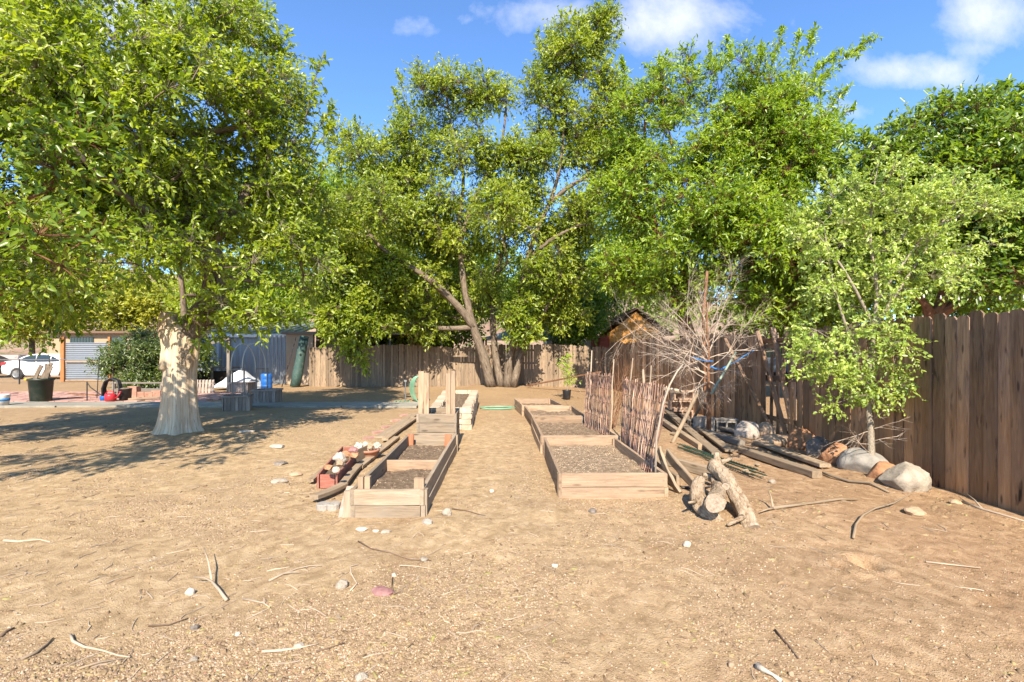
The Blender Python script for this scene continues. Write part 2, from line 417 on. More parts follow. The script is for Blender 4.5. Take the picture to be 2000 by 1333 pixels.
M['soil_chip'] = stone('chip_soil', (.22, .15, .095), (.35, .255, .165), (.50, .39, .275), 22, 1., .5)
M['leaf_mul'] = leafmat('mulberry_leaf', (.065, .125, .008), (.145, .240, .012), (.25, .355, .030), .48)
M['leaf_mul2'] = leafmat('dark_mulberry_leaf', (.045, .10, .008), (.105, .195, .014), (.19, .29, .028), .47)
M['leaf_ctr'] = leafmat('willow_green_leaf', (.068, .125, .012), (.150, .245, .020), (.27, .36, .045), .5)
M['leaf_brt'] = leafmat('bright_ash_leaf', (.065, .140, .010), (.135, .250, .018), (.22, .345, .035), .5)
M['leaf_dk'] = leafmat('deep_green_leaf', (.042, .10, .010), (.090, .180, .016), (.17, .28, .03), .45)
M['leaf_pale'] = leafmat('pale_elm_leaf', (.10, .19, .035), (.19, .31, .07), (.31, .43, .13), .45)
M['leaf_bush'] = leafmat('bush_leaf', (.022, .045, .012), (.045, .085, .018), (.09, .14, .03), .3)
M['leaf_far'] = leafmat('far_leaf', (.10, .15, .018), (.20, .26, .03), (.31, .36, .06), .45)
# ---------------------------------------------------------------- ground
def axis_pts(lo, hi, step, far, k=1.22):
    a = list(np.arange(lo, hi, step)); s = step; x = a[-1]
    while x < far: s *= k; x += s; a.append(x)
    s = step; x = a[0]; b = []
    while x > -far: s *= k; x -= s; b.append(x)
    return np.array(b[::-1] + a)
def grid_mesh(name, X, Y, Z, mat, smooth=True):
    ny, nx = X.shape
    V = np.stack([X, Y, Z], -1).reshape(-1, 3)
    i = np.arange(ny * nx).reshape(ny, nx)
    q = np.stack([i[:-1, :-1], i[:-1, 1:], i[1:, 1:], i[1:, :-1]], -1).reshape(-1, 4)
    me = bpy.data.meshes.new(name)
    me.vertices.add(len(V)); me.vertices.foreach_set('co', V.ravel())
    me.loops.add(q.size); me.loops.foreach_set('vertex_index', q.ravel())
    me.polygons.add(len(q)); me.polygons.foreach_set('loop_start', np.arange(0, q.size, 4)); me.polygons.foreach_set('loop_total', np.full(len(q), 4))
    me.polygons.foreach_set('use_smooth', np.ones(len(q), bool) if smooth else np.zeros(len(q), bool))
    me.update(); me.validate(); me.materials.append(mat)
    o = bpy.data.objects.new(name, me); COL.objects.link(o); return o

def patch(x, y):
    q = np.clip((.40 * vn(x, y, 2.4, 21) + .35 * vn(x, y, .8, 22) + .25 * vn(x, y, .3, 23) - .36) * 4., .05, 1) * np.clip(1.05 - (x - .2 * y) / 1.6, .2, 1)
    q = q * (1 - .85 * np.exp(-((y - 3.75 - .10 * (x + 2) + .3 * (vn(x, y, 1.1, 24) - .5)) / .30) ** 2) * np.clip(-x * 1.5, 0, 1))      # a swept bare band
    q = q * (1 - .75 * np.exp(-((x - .75 - .3 * (y - 3)) / .55) ** 2) * np.clip(5.2 - y, 0, 1))                                     # trodden dirt in the middle
    return q
m, n = newmat('dry_ground')
p = n.node('ShaderNodeTexCoord').outputs['Object']
big = n.noise(p, .42, 5, .6, .6); mid = n.noise(p, 1.7, 5, .62, .8); fine = n.noise(p, 9., 6, .68, .5); grit = n.noise(p, 120., 4, .7); grit2 = n.noise(p, 160., 2, .6)
sx = n.node('ShaderNodeSeparateXYZ', {0: p})
col = n.ramp(fine, [(.30, (.315, .218, .115)), (.50, (.505, .362, .208)), (.70, (.66, .505, .315))])
redm = n.m('MULTIPLY', n.rampf(n.m('ADD', sx.outputs[0], n.m('MULTIPLY', n.m('SUBTRACT', big, .5), 6.)), .0, 2.6), .75)
col = n.mix(redm, col, n.ramp(fine, [(.3, (.25, .152, .082)), (.5, (.41, .252, .145)), (.7, (.55, .375, .23))]))
mulch = n.ramp(grit, [(.30, (.17, .115, .06)), (.45, (.35, .245, .135)), (.56, (.49, .355, .215)), (.68, (.66, .51, .36))])
mulch = n.mix(n.rampf(n.noise(p, 26., 3, .6), .58, .70), mulch, (.25, .17, .08))
mm = n.m('MULTIPLY', n.rampf(attr(n, 'patch').outputs['Fac'], .1, .7), n.rampf(mid, .36, .56))
col = n.mix(n.m('MULTIPLY', mm, .8), col, mulch)
col = n.mix(n.m('MULTIPLY', n.rampf(n.noise(p, .9, 6, .7, 1.2), .52, .68), .40), col, (.25, .15, .08))
vor = n.node('ShaderNodeTexVoronoi', {'Vector': p, 'Scale': 85., 'Randomness': 1.})
chip = n.m('MULTIPLY', n.m('SUBTRACT', 1., n.rampf(vor.outputs['Distance'], .20, .34)), n.rampf(n.node('ShaderNodeSeparateColor', {0: vor.outputs['Color']}).outputs[0], .52, .60))
cc = n.ramp(n.node('ShaderNodeSeparateColor', {0: vor.outputs['Color']}).outputs[1], [(.15, (.62, .50, .36)), (.5, (.40, .29, .2)), (.75, (.70, .60, .47)), (.95, (.17, .12, .09))])
col = n.mix(n.m('MULTIPLY', chip, n.m('ADD', n.m('MULTIPLY', mm, .7), .2)), col, cc)
col = n.mix(n.rampf(grit2, .60, .72), col, (.60, .47, .33))
col = n.mix(n.m('MULTIPLY', n.rampf(grit, .60, .70), .5), col, (.17, .115, .07))
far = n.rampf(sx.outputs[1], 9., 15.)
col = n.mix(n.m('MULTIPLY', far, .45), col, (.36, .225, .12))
hgt = n.m('ADD', n.m('MULTIPLY', fine, .9), n.m('ADD', n.m('MULTIPLY', grit, .5), n.m('MULTIPLY', chip, .35)))
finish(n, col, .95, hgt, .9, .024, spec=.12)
xs = axis_pts(-4.5, 5.2, .045, 1500); ys = axis_pts(1.6, 8.0, .045, 1500)
X, Y = np.meshgrid(xs, ys); Z = gz(X, Y)
g = grid_mesh('ground', X, Y, Z, m); tag(g, kind='structure')
a_ = g.data.attributes.new('patch', 'FLOAT', 'POINT'); a_.data.foreach_set('value', patch(X, Y).astype(np.float32).ravel())

# ---------------------------------------------------------------- loose litter lying on the ground (uncountable)
def litter(name, N, seed, smin, smax, flat, pal, label, cat, dens, region=(1.3, 11.0), aspect=(1., 1.8)):
    r = np.random.default_rng(seed)
    D = region[0] * (region[1] / region[0]) ** r.random(N * 3)
    D = np.where(r.random(N * 3) < .25, r.uniform(region[0], region[1], N * 3), D)
    Xx = r.uniform(-1.12, 1.12, N * 3) * D
    keep = (r.random(N * 3) < dens(Xx, D)) & (Xx < 4.6)
    for (x0, x1, y0, y1) in KEEP_OUT: keep &= ~((Xx > x0) & (Xx < x1) & (D > y0) & (D < y1))
    Xx = Xx[keep][:N]; D = D[keep][:N]; N = len(Xx)
    z = gz(Xx, D)
    sz = smin + (smax - smin) * r.random(N) ** 2.6
    asp = r.uniform(*aspect, N); a = r.random(N) * 2 * np.pi
    ang = np.array([.2, 1.5, 2.9, 4.3, 5.4])[None, :] + r.normal(0, .28, (N, 5))
    rad = sz[:, None] * r.uniform(.6, 1.1, (N, 5)) / 2
    px = np.cos(ang) * rad * asp[:, None]; py = np.sin(ang) * rad
    ca, sa = np.cos(a)[:, None], np.sin(a)[:, None]
    qx = px * ca - py * sa; qy = px * sa + py * ca
    tx, ty = r.normal(0, .18, (N, 1)), r.normal(0, .18, (N, 1))
    h = sz * r.uniform(.4, 1., N) * flat
    V = np.zeros((N, 11, 3))
    V[:, :5, 0] = Xx[:, None] + qx; V[:, :5, 1] = D[:, None] + qy; V[:, :5, 2] = z[:, None] - .002
    V[:, 5:10, 0] = Xx[:, None] + qx * .78; V[:, 5:10, 1] = D[:, None] + qy * .78
    V[:, 5:10, 2] = z[:, None] + h[:, None] * .75 + (qx * tx + qy * ty) 
    V[:, 10, 0] = Xx; V[:, 10, 1] = D; V[:, 10, 2] = z + h
    t = []
    for k in range(5):
        k2 = (k + 1) % 5
        t += [(k, k2, 5 + k2), (k, 5 + k2, 5 + k), (5 + k, 5 + k2, 10)]
    T = (np.array(t)[None] + (np.arange(N) * 11)[:, None, None]).reshape(-1, 3)
    me = bpy.data.meshes.new(name)
    me.vertices.add(N * 11); me.vertices.foreach_set('co', V.ravel())
    me.loops.add(T.size); me.loops.foreach_set('vertex_index', T.ravel())
    me.polygons.add(len(T)); me.polygons.foreach_set('loop_start', np.arange(0, T.size, 3)); me.polygons.foreach_set('loop_total', np.full(len(T), 3))
    lv = np.repeat(r.random(N), 11).astype(np.float32)
    at_ = me.attributes.new('lv', 'FLOAT', 'POINT'); at_.data.foreach_set('value', lv)
    me.update()
    mt, nn = newmat(name + '_material')
    c = nn.ramp(attr(nn, 'lv').outputs['Fac'], pal)
    pp = nn.node('ShaderNodeTexCoord').outputs['Object']
    c = nn.mix(nn.m('MULTIPLY', nn.noise(pp, 120, 2), .5), c, (.3, .22, .15))
    finish(nn, c, .85, spec=.2)
    me.materials.append(mt)
    o = bpy.data.objects.new(name, me); COL.objects.link(o)
    return tag(o, label, cat, kind='stuff')
KEEP_OUT = [(-1.5, -.75, 4.3, 8.3), (.42, 1.65, 4.9, 7.1), (.35, 1.5, 7.1, 11)]
gravel_pal = [(0, (.22, .145, .09)), (.2, (.36, .25, .16)), (.5, (.52, .38, .25)), (.7, (.55, .42, .29)), (.9, (.66, .55, .42)), (.93, (.28, .22, .19)), (1, (.42, .19, .12))]
litter('gravel', 120000, 3, .004, .014, .5, gravel_pal, 'small tan and cream gravel chips strewn over the dry ground', 'gravel', patch)
litter('bark_crumbs', 42000, 5, .006, .024, .22, [(0, (.14, .09, .05)), (.35, (.26, .18, .10)), (.7, (.38, .28, .16)), (.96, (.40, .31, .13)), (1, (.30, .33, .08))],
       'brown bark crumbs and dry leaf bits lying among the gravel', 'litter', patch, aspect=(1.5, 4.))

edge = lambda x, y: np.clip(.9 * np.exp(-((x - 4.35) / .45) ** 2) * (y < 12) + .8 * np.exp(-((x - 2.4) ** 2 + (y - 5.) ** 2) / .7) + .5 * np.exp(-((np.hypot(x + 6.1, y - 8.85) - .5) / .3) ** 2)
                            + .35 * np.exp(-((x - 3.2) ** 2 + (y - 7.2) ** 2) / 1.6) + .3 * np.exp(-((x + 1.9) / .35) ** 2) * (y > 4.3) * (y < 7.5) + .03, 0, 1) * (.3 + vn(x, y, .4, 51))
litter('dry_leaves', 9000, 9, .018, .05, .18, [(0, (.16, .10, .05)), (.4, (.25, .16, .08)), (.7, (.35, .24, .13)), (.96, (.42, .32, .17)), (1, (.34, .36, .10))],
       'dry brown leaves drifted along the fence, the boulders and the logs', 'dry leaves', edge, region=(2.2, 12.), aspect=(1.3, 2.4))

# ---------------------------------------------------------------- rocky hill far behind the trees
m, n = newmat('red_rock_hill')
p = n.node('ShaderNodeTexCoord').outputs['Object']
a = n.noise(p, .05, 8, .65, .5); b = n.noise(p, .5, 5, .7); 
col = n.ramp(a, [(.35, (.22, .13, .09)), (.5, (.32, .205, .15)), (.65, (.40, .28, .21))])
col = n.mix(n.rampf(b, .50, .58), col, (.13, .15, .05))
finish(n, col, .95, b, .6, .6)
xs = np.arange(-330, 331, 5.); ys = np.arange(110, 321, 5.)
X, Y = np.meshgrid(xs, ys)
Z = 34 * np.clip((Y - 118) / 90, 0, 1) ** 1.2 * (.72 + .45 * vn(X, Y, 60, 31)) + 5 * vn(X, Y, 16, 32) * np.clip((Y - 115) / 30, 0, 1) - .6
Z *= np.clip(1.15 - np.clip(X - 25, 0, None) / 150, .3, 1)
tag(grid_mesh('hill', X, Y, Z, m), kind='structure')

# ---------------------------------------------------------------- paving of the yard at left, walkway strip
b = MB()
ux = -15.6
while ux < -2.75:
    L = rnd.uniform(1.1, 1.9); e = min(ux + L - .012, -2.62)
    b.beam((ux, 13.86 + rnd.uniform(-.02, .02), .015), (e, 13.86 + rnd.uniform(-.02, .02), .015 + rnd.uniform(-.006, .012)), 1.15, .07, ch=.008)
    ux += L
o = b.build('walkway', M['walk']); tag(o, kind='structure')
b = MB()
for i in range(26):
    for j in range(11):
        x = -19.2 + i * .42 + (j % 2) * .2; y = 14.9 + j * .34
        if x > -9.3 - (y - 14.9) * .25 or rnd.random() < .06: continue
        b.box((x, y, .012 + rnd.uniform(-.008, .008)), (.40, .32, .05), rnd.uniform(-.02, .02))
tag(b.build('brick_paving', M['brick_pink']), kind='structure')

# ---------------------------------------------------------------- fences
def fence_line(pts, bw, h_fn, matn, name, label, group=None, gap=.006, dogear=.2, skip=None, lean=.012, t=.018, back=.06):
    """boards stand along a polyline; rails and posts on the back"""
    root = thing(name, label, 'fence', (pts[0][0], pts[0][1], 0), group)
    P = MB()
    segs = list(zip(pts[:-1], pts[1:])); s0 = 0
    for (ax_, ay), (bx, by) in segs:
        a = Vector((ax_, ay, 0)); c = Vector((bx, by, 0)); L = (c - a).length; d = (c - a) / L; nrm = Vector((-d.y, d.x, 0))
        s = 0.
        while s < L - .02:
            w = bw * rnd.uniform(.86, 1.12)
            q = a + d * (s + w / 2)
            if skip and skip(q):
                if P.n: P.build('boards', M[matn], root); P = MB()
            else:
                h = h_fn(q) + rnd.uniform(-.025, .025)
                z0 = float(gz(q.x, q.y)) - .02
                off = nrm * rnd.uniform(-.006, .006); ln = d * rnd.uniform(-lean, lean)
                wv = w - gap * rnd.uniform(.3, 2.)
                # a dog-eared board: outline in the fence plane, pulled through its thickness
                e = wv * dogear; hw = wv / 2
                ol = [(-hw, 0), (hw, 0), (hw, h - e), (hw - e, h), (-hw + e, h), (-hw, h - e)]
                if rnd.random() < .3: ol = [(-hw, 0), (hw, 0), (hw, h - e), (hw - e * 1.2, h + rnd.uniform(-.02, .01)), (0, h), (-hw + e, h), (-hw, h - e)]
                yaw = rnd.uniform(-.03, .03)
                V = []; G = []; m_ = len(ol)
                for y in (-t / 2, t / 2):
                    for x, z in ol:
                        V.append(q + off + d * (x) + nrm * (y + x * yaw) + ln * (z / h) + Vector((0, 0, z0 + z))); G.append((z, x, y))
                Fc = [tuple(range(m_ - 1, -1, -1)), tuple(range(m_, 2 * m_))] + [(i, (i + 1) % m_, (i + 1) % m_ + m_, i + m_) for i in range(m_)]
                P.add(V, Fc, G, pv=rnd.random())
            s += w
        for zz in (.32, 1.05, 1.62):
            Rr = MB(); Rr.beam(a + nrm * back + Vector((0, 0, zz)), c + nrm * back + Vector((0, 0, zz + .01)), .04, .085); Rr.build('rail', M[matn], root)
        k = 0.
        while k < L:
            q = a + d * k + nrm * (back + math.copysign(.07, back)); Po = MB(); Po.beam((q.x, q.y, -.05), (q.x, q.y, 1.7), .09, .09, up=tuple(nrm)); Po.build('post', M[matn], root); k += 2.4
    P.build('boards', M[matn], root)
    return root
# nrm = left of the walking direction: walk so that left points away from the yard
fence_line([(-9.1, 21.7), (-2.5, 21.6), (4.25, 21.2)], .125, lambda q: 1.83 + .06 * math.sin(q.x * .9), 'fence_far',
           'back_fence', 'long pale board fence across the back of the yard behind the big tree',
           skip=lambda q: (3.4 < q.x < 3.5), lean=.02)
sk = lambda q: (7.98 < q.y < 8.9) or (11.0 < q.y < 11.1) or (10.2 < q.y < 10.27)
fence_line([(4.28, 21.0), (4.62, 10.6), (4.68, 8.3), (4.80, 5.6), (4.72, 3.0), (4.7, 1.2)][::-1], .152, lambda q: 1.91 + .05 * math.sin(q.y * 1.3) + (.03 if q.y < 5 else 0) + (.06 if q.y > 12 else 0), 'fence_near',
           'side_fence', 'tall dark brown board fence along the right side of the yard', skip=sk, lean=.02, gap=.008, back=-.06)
# ---------------------------------------------------------------- trees
def leaf_mesh(name, P, Dr, L, Wd, lv, mat, parent, r):
    """one leaf per row: base point P, direction Dr, length L, width Wd, colour value lv"""
    N = len(P)
    Dr = Dr / np.linalg.norm(Dr, axis=1, keepdims=True)
    up = np.stack([r.normal(0, .5, N), r.normal(0, .45, N) - .62, np.abs(r.normal(.75, .45, N))], 1)   # leaves turn towards the sun
    sd = np.cross(Dr, up); sd /= np.linalg.norm(sd, axis=1, keepdims=True) + 1e-9
    nn = np.cross(sd, Dr)
    L = L[:, None]; Wd = Wd[:, None]
    V = np.empty((N, 6, 3))
    V[:, 0] = P
    V[:, 1] = P + Dr * L * .32 + sd * Wd * .5 + nn * Wd * .16
    V[:, 2] = P + Dr * L * .32 - sd * Wd * .5 + nn * Wd * .16
    V[:, 3] = P + Dr * L * .70 + sd * Wd * .36 + nn * Wd * .05 - nn * L * .03
    V[:, 4] = P + Dr * L * .70 - sd * Wd * .36 + nn * Wd * .05 - nn * L * .03
    V[:, 5] = P + Dr * L * 1.0 - nn * L * .14
    mid = P + Dr * L * .5
    base = (np.arange(N) * 6)[:, None]
    # two 4-gons folded about the rib (0-5)
    q = np.concatenate([base + np.array([[0, 1, 3, 5]]), base + np.array([[0, 5, 4, 2]])], 0)
    me = bpy.data.meshes.new(name)
    me.vertices.add(N * 6); me.vertices.foreach_set('co', V.astype(np.float32).ravel())
    me.loops.add(q.size); me.loops.foreach_set('vertex_index', q.ravel().astype(np.int32))
    me.polygons.add(len(q)); me.polygons.foreach_set('loop_start', np.arange(0, q.size, 4)); me.polygons.foreach_set('loop_total', np.full(len(q), 4))
    a = me.attributes.new('lv', 'FLOAT', 'POINT'); a.data.foreach_set('value', np.repeat(lv, 6).astype(np.float32))
    me.update(); me.materials.append(mat)
    o = bpy.data.objects.new(name, me); COL.objects.link(o); o.parent = parent
    return o

def spray(r, C, out, nt_, tl, nl, spread):
    """twigs round each cluster centre: returns twig base, direction"""
    K = len(C)
    B = np.repeat(C, nt_, 0); O = np.repeat(out, nt_, 0)
    d = r.normal(0, 1, (K * nt_, 3)); d /= np.linalg.norm(d, axis=1, keepdims=True)
    d = d * 1.0 + O * .55 + np.array([0, 0, .25]); d /= np.linalg.norm(d, axis=1, keepdims=True)
    rad = spread * r.random(K * nt_) ** .5
    Bp = B + d * rad[:, None] * .75
    return B, Bp, d

class Tree:
    def __init__(s, name, label, base, seed, cat='tree', group=None):
        s.root = thing(name, label, cat, tuple(base), group); s.base = Vector(base); s.r = np.random.default_rng(seed)
        s.nodes = []; s.par = []; s.cnt = []; s.fixr = {}
        s.rr = random.Random(seed)
        s.LP = []; s.LD = []; s.LL = []; s.LW = []; s.LV = []; s.twigs = []
    def node(s, p, par, fr=None):
        s.nodes.append(np.array(p, float)); s.par.append(par)
        if fr is not None: s.fixr[len(s.nodes) - 1] = fr
        return len(s.nodes) - 1
    def stem(s, pts, radii, start=-1, sub=4, wob=.05):
        """a main stem through given world points; start = index of the parent node"""
        prev = start; ids = []
        P = [np.array(p, float) for p in pts]
        if start >= 0: P = [s.nodes[start]] + P; radii = [s.fixr.get(start, radii[0])] + list(radii)
        for i in range(len(P) - 1):
            p0 = P[max(i - 1, 0)]; p1 = P[i]; p2 = P[i + 1]; p3 = P[min(i + 2, len(P) - 1)]
            for k in range(sub if i or start >= 0 else sub):
                if k == 0 and (i > 0 or start >= 0): continue
                t = k / sub
                q = .5 * ((2 * p1) + (-p0 + p2) * t + (2 * p0 - 5 * p1 + 4 * p2 - p3) * t * t + (-p0 + 3 * p1 - 3 * p2 + p3) * t ** 3)
                w = np.array([s.rr.gauss(0, wob), s.rr.gauss(0, wob), s.rr.gauss(0, wob * .5)]) * (1 if (k or i) else 0)
                prev = s.node(q + w * radii[i], prev, radii[i] * (1 - t) + radii[i + 1] * t); ids.append(prev)
            prev = s.node(p2, prev, radii[i + 1]); ids.append(prev)
        return ids
    def clusters(s, ells, ncl, cr, bias=.5, leafL=.1, leafW=.045, nt_=30, nl=6, tl=.3, gap=.0, minz=-9, droop=0., grow=True, skel=1., cull=None):
        """ells: (px,py,D,rx,ry,rz[,weight]) crown lobes, filled with leaf clusters joined to the branches"""
        r = s.r
        w = np.array([(e[3] * e[4] * e[5]) ** .8 * (e[6] if len(e) > 6 else 1) for e in ells]); w /= w.sum()
        idx = r.choice(len(ells), ncl, p=w)
        C = np.zeros((ncl, 3)); O = np.zeros((ncl, 3))
        for k, e in enumerate(ells):
            mk = idx == k; nk = mk.sum()
            if not nk: continue
            d = r.normal(0, 1, (nk, 3)); d /= np.linalg.norm(d, axis=1, keepdims=True)
            rad = r.random(nk) ** bias * r.uniform(.8, 1.12, nk)
            c = np.array(PD(*e[:3]))
            C[mk] = c + d * rad[:, None] * np.array(e[3:6]); O[mk] = d
        ok = C[:, 2] > minz
        if gap:
            nz = np.array([noise.noise(Vector(c * .9 + 7.1)) for c in C]); ok &= nz > gap
        if cull: ok &= ~cull(C)
        C = C[ok]; O = O[ok]; ncl = len(C)
        cen = C.mean(0); O = O * .6 + (C - cen) / (np.linalg.norm(C - cen, axis=1, keepdims=True) + 1e-6) * .6
        if grow:
            root = np.array(s.nodes[0]); order = np.argsort(np.linalg.norm(C - root, axis=1))
            for i in order:
                if s.rr.random() > skel: continue
                c = C[i]; A = np.array(s.nodes)
                dd = np.linalg.norm(A - c, axis=1) + np.where(A[:, 2] > c[2] + .2, (A[:, 2] - c[2]) * 1.5, 0)
                dd[0] += 5
                j = int(np.argmin(dd)); a = A[j]; L = np.linalg.norm(c - a); m_ = max(2, int(L / .45)); prev = j
                bend = np.array([s.rr.gauss(0, 1), s.rr.gauss(0, 1), s.rr.gauss(.6, .8)]) * L * .10
                for t in range(1, m_ + 1):
                    f = t / m_
                    q = a + (c - a) * f + bend * math.sin(math.pi * f) + np.array([s.rr.gauss(0, .02) for _ in range(3)]) * (f < 1)
                    prev = s.node(q, prev)
                s.cnt.append(prev)
        clv = r.uniform(0, 1, ncl)
        B, Bp, d = spray(r, C, O, nt_, tl, nl, cr)
        d[:, 2] -= droop; d /= np.linalg.norm(d, axis=1, keepdims=True)
        K = len(Bp); Lt = tl * r.uniform(.5, 1.2, K)
        s.twigs.append((B, Bp, d, Lt))
        s.leaves_on(Bp, d, Lt, nl, leafL, leafW, np.repeat(clv, nt_))
    def leaves_on(s, Bp, d, Lt, nl, leafL, leafW, clv):
        r = s.r; K = len(Bp)
        t = (np.arange(nl)[None, :] + r.random((K, nl)) * .6) / nl
        P = Bp[:, None, :] + d[:, None, :] * (Lt[:, None] * t)[:, :, None]
        P[:, :, 2] -= (t * t) * Lt[:, None] * .18
        side = r.normal(0, 1, (K, nl, 3)); side[:, :, 2] -= .25
        D_ = d[:, None, :] * .65 + side * .62
        N = K * nl
        s.LP.append(P.reshape(N, 3)); s.LD.append(D_.reshape(N, 3))
        sz = r.uniform(.5, 1.28, N)
        s.LL.append(leafL * sz); s.LW.append(leafW * sz * r.uniform(.8, 1.15, N))
        s.LV.append(np.clip(np.repeat(clv, nl) * .45 + .28 + r.normal(0, .2, N), 0, 1))
    def shoots(s, lst, leafL, leafW, nl=26, n_side=6, sl=.5):
        """long leafy shoots (px,py,D) -> (px,py,D) standing out of the crown"""
        r = s.r
        for a, b in lst:
            a = np.array(PD(*a)); b = np.array(PD(*b)); L = np.linalg.norm(b - a); d = (b - a) / L
            A = np.array(s.nodes); j = int(np.argmin(np.linalg.norm(A - a, axis=1))); prev = j
            for t in np.linspace(0, 1, 7):
                prev = s.node(a + (b - a) * t + np.array([0, 0, .06 * L * math.sin(t * 3.14)]), prev)
            s.cnt.append(prev)
            Bp = []; dd = []; Lt = []
            for k in range(int(n_side * L / .5)):
                t = r.random() ** .8; q = a + (b - a) * t + np.array([0, 0, .06 * L * math.sin(t * 3.14)])
                e = d * .9 + r.normal(0, .5, 3); e[2] += .1; e /= np.linalg.norm(e)
                Bp.append(q); dd.append(e); Lt.append(sl * (1.1 - t * .75))
            Bp.append(b - d * .3); dd.append(d); Lt.append(.4)
            Bp = np.array(Bp); dd = np.array(dd); Lt = np.array(Lt)
            s.twigs.append((Bp - d * .05, Bp, dd, Lt))
            s.leaves_on(Bp, dd, Lt, max(4, nl // 3), leafL, leafW, r.uniform(.3, .8, len(Bp)))
    def build(s, barkm, leafm, r0=.008, p=.42, twig=True, nsides=7, tr=.0035, fl=None, twigm=None):
        # pipe model: branch thickness from the number of tips it carries
        n = len(s.nodes); load = np.zeros(n)
        for c in s.cnt: load[c] += 1
        for i in range(n - 1, 0, -1):
            if s.par[i] >= 0: load[s.par[i]] += load[i]
        rad = r0 * np.maximum(load, .6) ** p
        for i, f in s.fixr.items(): rad[i] = f
        for i in range(n):
            q = s.par[i]
            if q >= 0 and i not in s.fixr: rad[i] = min(rad[i], rad[q] * .92)
        kids = [[] for _ in range(n)]
        for i in range(n):
            if s.par[i] >= 0: kids[s.par[i]].append(i)
        b = MB(); started = set()
        stack = [(i, -1) for i in range(n) if s.par[i] < 0]
        while stack:
            i, pre = stack.pop()
            pts = [s.nodes[pre]] if pre >= 0 else []; rs = [min(rad[pre], rad[i] * 1.15)] if pre >= 0 else []
            j = i
            while True:
                pts.append(s.nodes[j]); rs.append(rad[j])
                if not kids[j]: break
                ks = sorted(kids[j], key=lambda k: -((k in s.fixr) * 1000 + load[k]))
                # carry on along the straightest heavy child
                for k in ks[1:]: stack.append((k, j))
                j = ks[0]
            if len(pts) > 1:
                big = max(rs)
                b.tube(pts, rs, nsides if big > .05 else (5 if big > .02 else 4), jit=.18 if big > .08 else .1)
        tk = b.build('trunk', barkm, s.root, smooth=True)
        if twig and s.twigs:
            B = np.concatenate([t[0] for t in s.twigs]); Bp = np.concatenate([t[1] for t in s.twigs])
            d = np.concatenate([t[2] for t in s.twigs]); Lt = np.concatenate([t[3] for t in s.twigs])
            K = len(B); E = Bp + d * Lt[:, None] * .92; E[:, 2] -= Lt * .15
            a1 = np.cross(d, [0, 0, 1.]); a1 /= np.linalg.norm(a1, axis=1, keepdims=True) + 1e-9; a2 = np.cross(a1, d)
            V = np.empty((K, 9, 3))
            for j in range(3):
                c, q = math.cos(j * 2.094), math.sin(j * 2.094); o = a1 * c + a2 * q
                V[:, j] = B + o * tr; V[:, 3 + j] = Bp + o * tr * .8; V[:, 6 + j] = E + o * tr * .45
            f = []
            for k in (0, 3):
                for j in range(3): j2 = (j + 1) % 3; f.append((k + j, k + j2, k + 3 + j2, k + 3 + j))
            q = (np.array(f)[None] + (np.arange(K) * 9)[:, None, None]).reshape(-1, 4)
            me = bpy.data.meshes.new('twigs'); V -= np.array(s.base)
            me.vertices.add(K * 9); me.vertices.foreach_set('co', V.astype(np.float32).ravel())
            me.loops.add(q.size); me.loops.foreach_set('vertex_index', q.ravel().astype(np.int32))
            me.polygons.add(len(q)); me.polygons.foreach_set('loop_start', np.arange(0, q.size, 4)); me.polygons.foreach_set('loop_total', np.full(len(q), 4))
            me.update(); me.materials.append(twigm or barkm)
            o = bpy.data.objects.new('twigs', me); COL.objects.link(o); o.parent = s.root
        if s.LP:
            P = np.concatenate(s.LP) - np.array(s.base); o = leaf_mesh('crown', P, np.concatenate(s.LD), np.concatenate(s.LL), np.concatenate(s.LW), np.concatenate(s.LV), leafm, s.root, s.r)
        return s.root

def offtrunk(C):
    px = 1000 + C[:, 0] / C[:, 1] * F; py = HY - (C[:, 2] - H) / C[:, 1] * F
    ray = (np.abs(C[:, 0] + 6.1) < .55) & (np.abs((C[:, 2] - 1.35) - (8.85 - C[:, 1]) * .839) < .75) & (C[:, 1] < 8.2)
    return ((px > 276) & (px < 385) & (py > 545) & (C[:, 1] < 9)) | ((px > 300) & (px < 400) & (py > 620)) | ray
# -- the bleached mulberry at left
base = gnd(350, 850)
T = Tree('mulberry_tree', 'leafy tree with a thick bleached bare trunk, left foreground', base, 101)
D = base.y
trunk = T.stem([PD(352, 660, D), PD(392, 622, D + .05), PD(420, 560, D + .1), PD(405, 470, D + .1), PD(330, 340, D), PD(262, 210, D), PD(270, 90, D + .2), PD(300, -40, D + .4)],
               [.26, .235, .20, .17, .13, .10, .07, .04], sub=3)
T.fixr[trunk[0]] = .26
T.stem([PD(470, 400, D + .3), PD(520, 280, D + .9), PD(500, 120, D + 1.4)], [.10, .07, .04], start=trunk[9], sub=3)
T.stem([PD(300, 420, D - 1.), PD(180, 330, D - 2.2), PD(110, 240, D - 2.6)], [.07, .04, .018], start=trunk[10], sub=3)
T.stem([PD(460, 250, D), PD(530, 130, D + .2)], [.06, .04], start=trunk[14], sub=3)
ELA = [(330, 300, 8.8, 2.3, 2.0, 2.2), (190, 180, 7.6, 2.0, 1.8, 2.0), (480, 220, 9.2, 1.15, 1.6, 1.7), (500, 400, 9.2, 1.1, 1.3, 1.2), (545, 300, 9.6, .75, 1., 1.0), (250, 480, 7.8, 1.7, 1.6, .95),
       (390, 60, 9.6, 1.3, 1.6, 1.3), (560, 520, 9.4, .8, 1.0, .75), (120, 450, 7.0, 1.4, 1.4, 1.1), (480, 560, 8.6, .8, .9, .45), (110, 60, 8.2, 1.6, 1.6, 1.5), (330, 580, 8.3, 1.1, .8, .35), (590, 430, 10, .55, .8, .9, 1.3)]
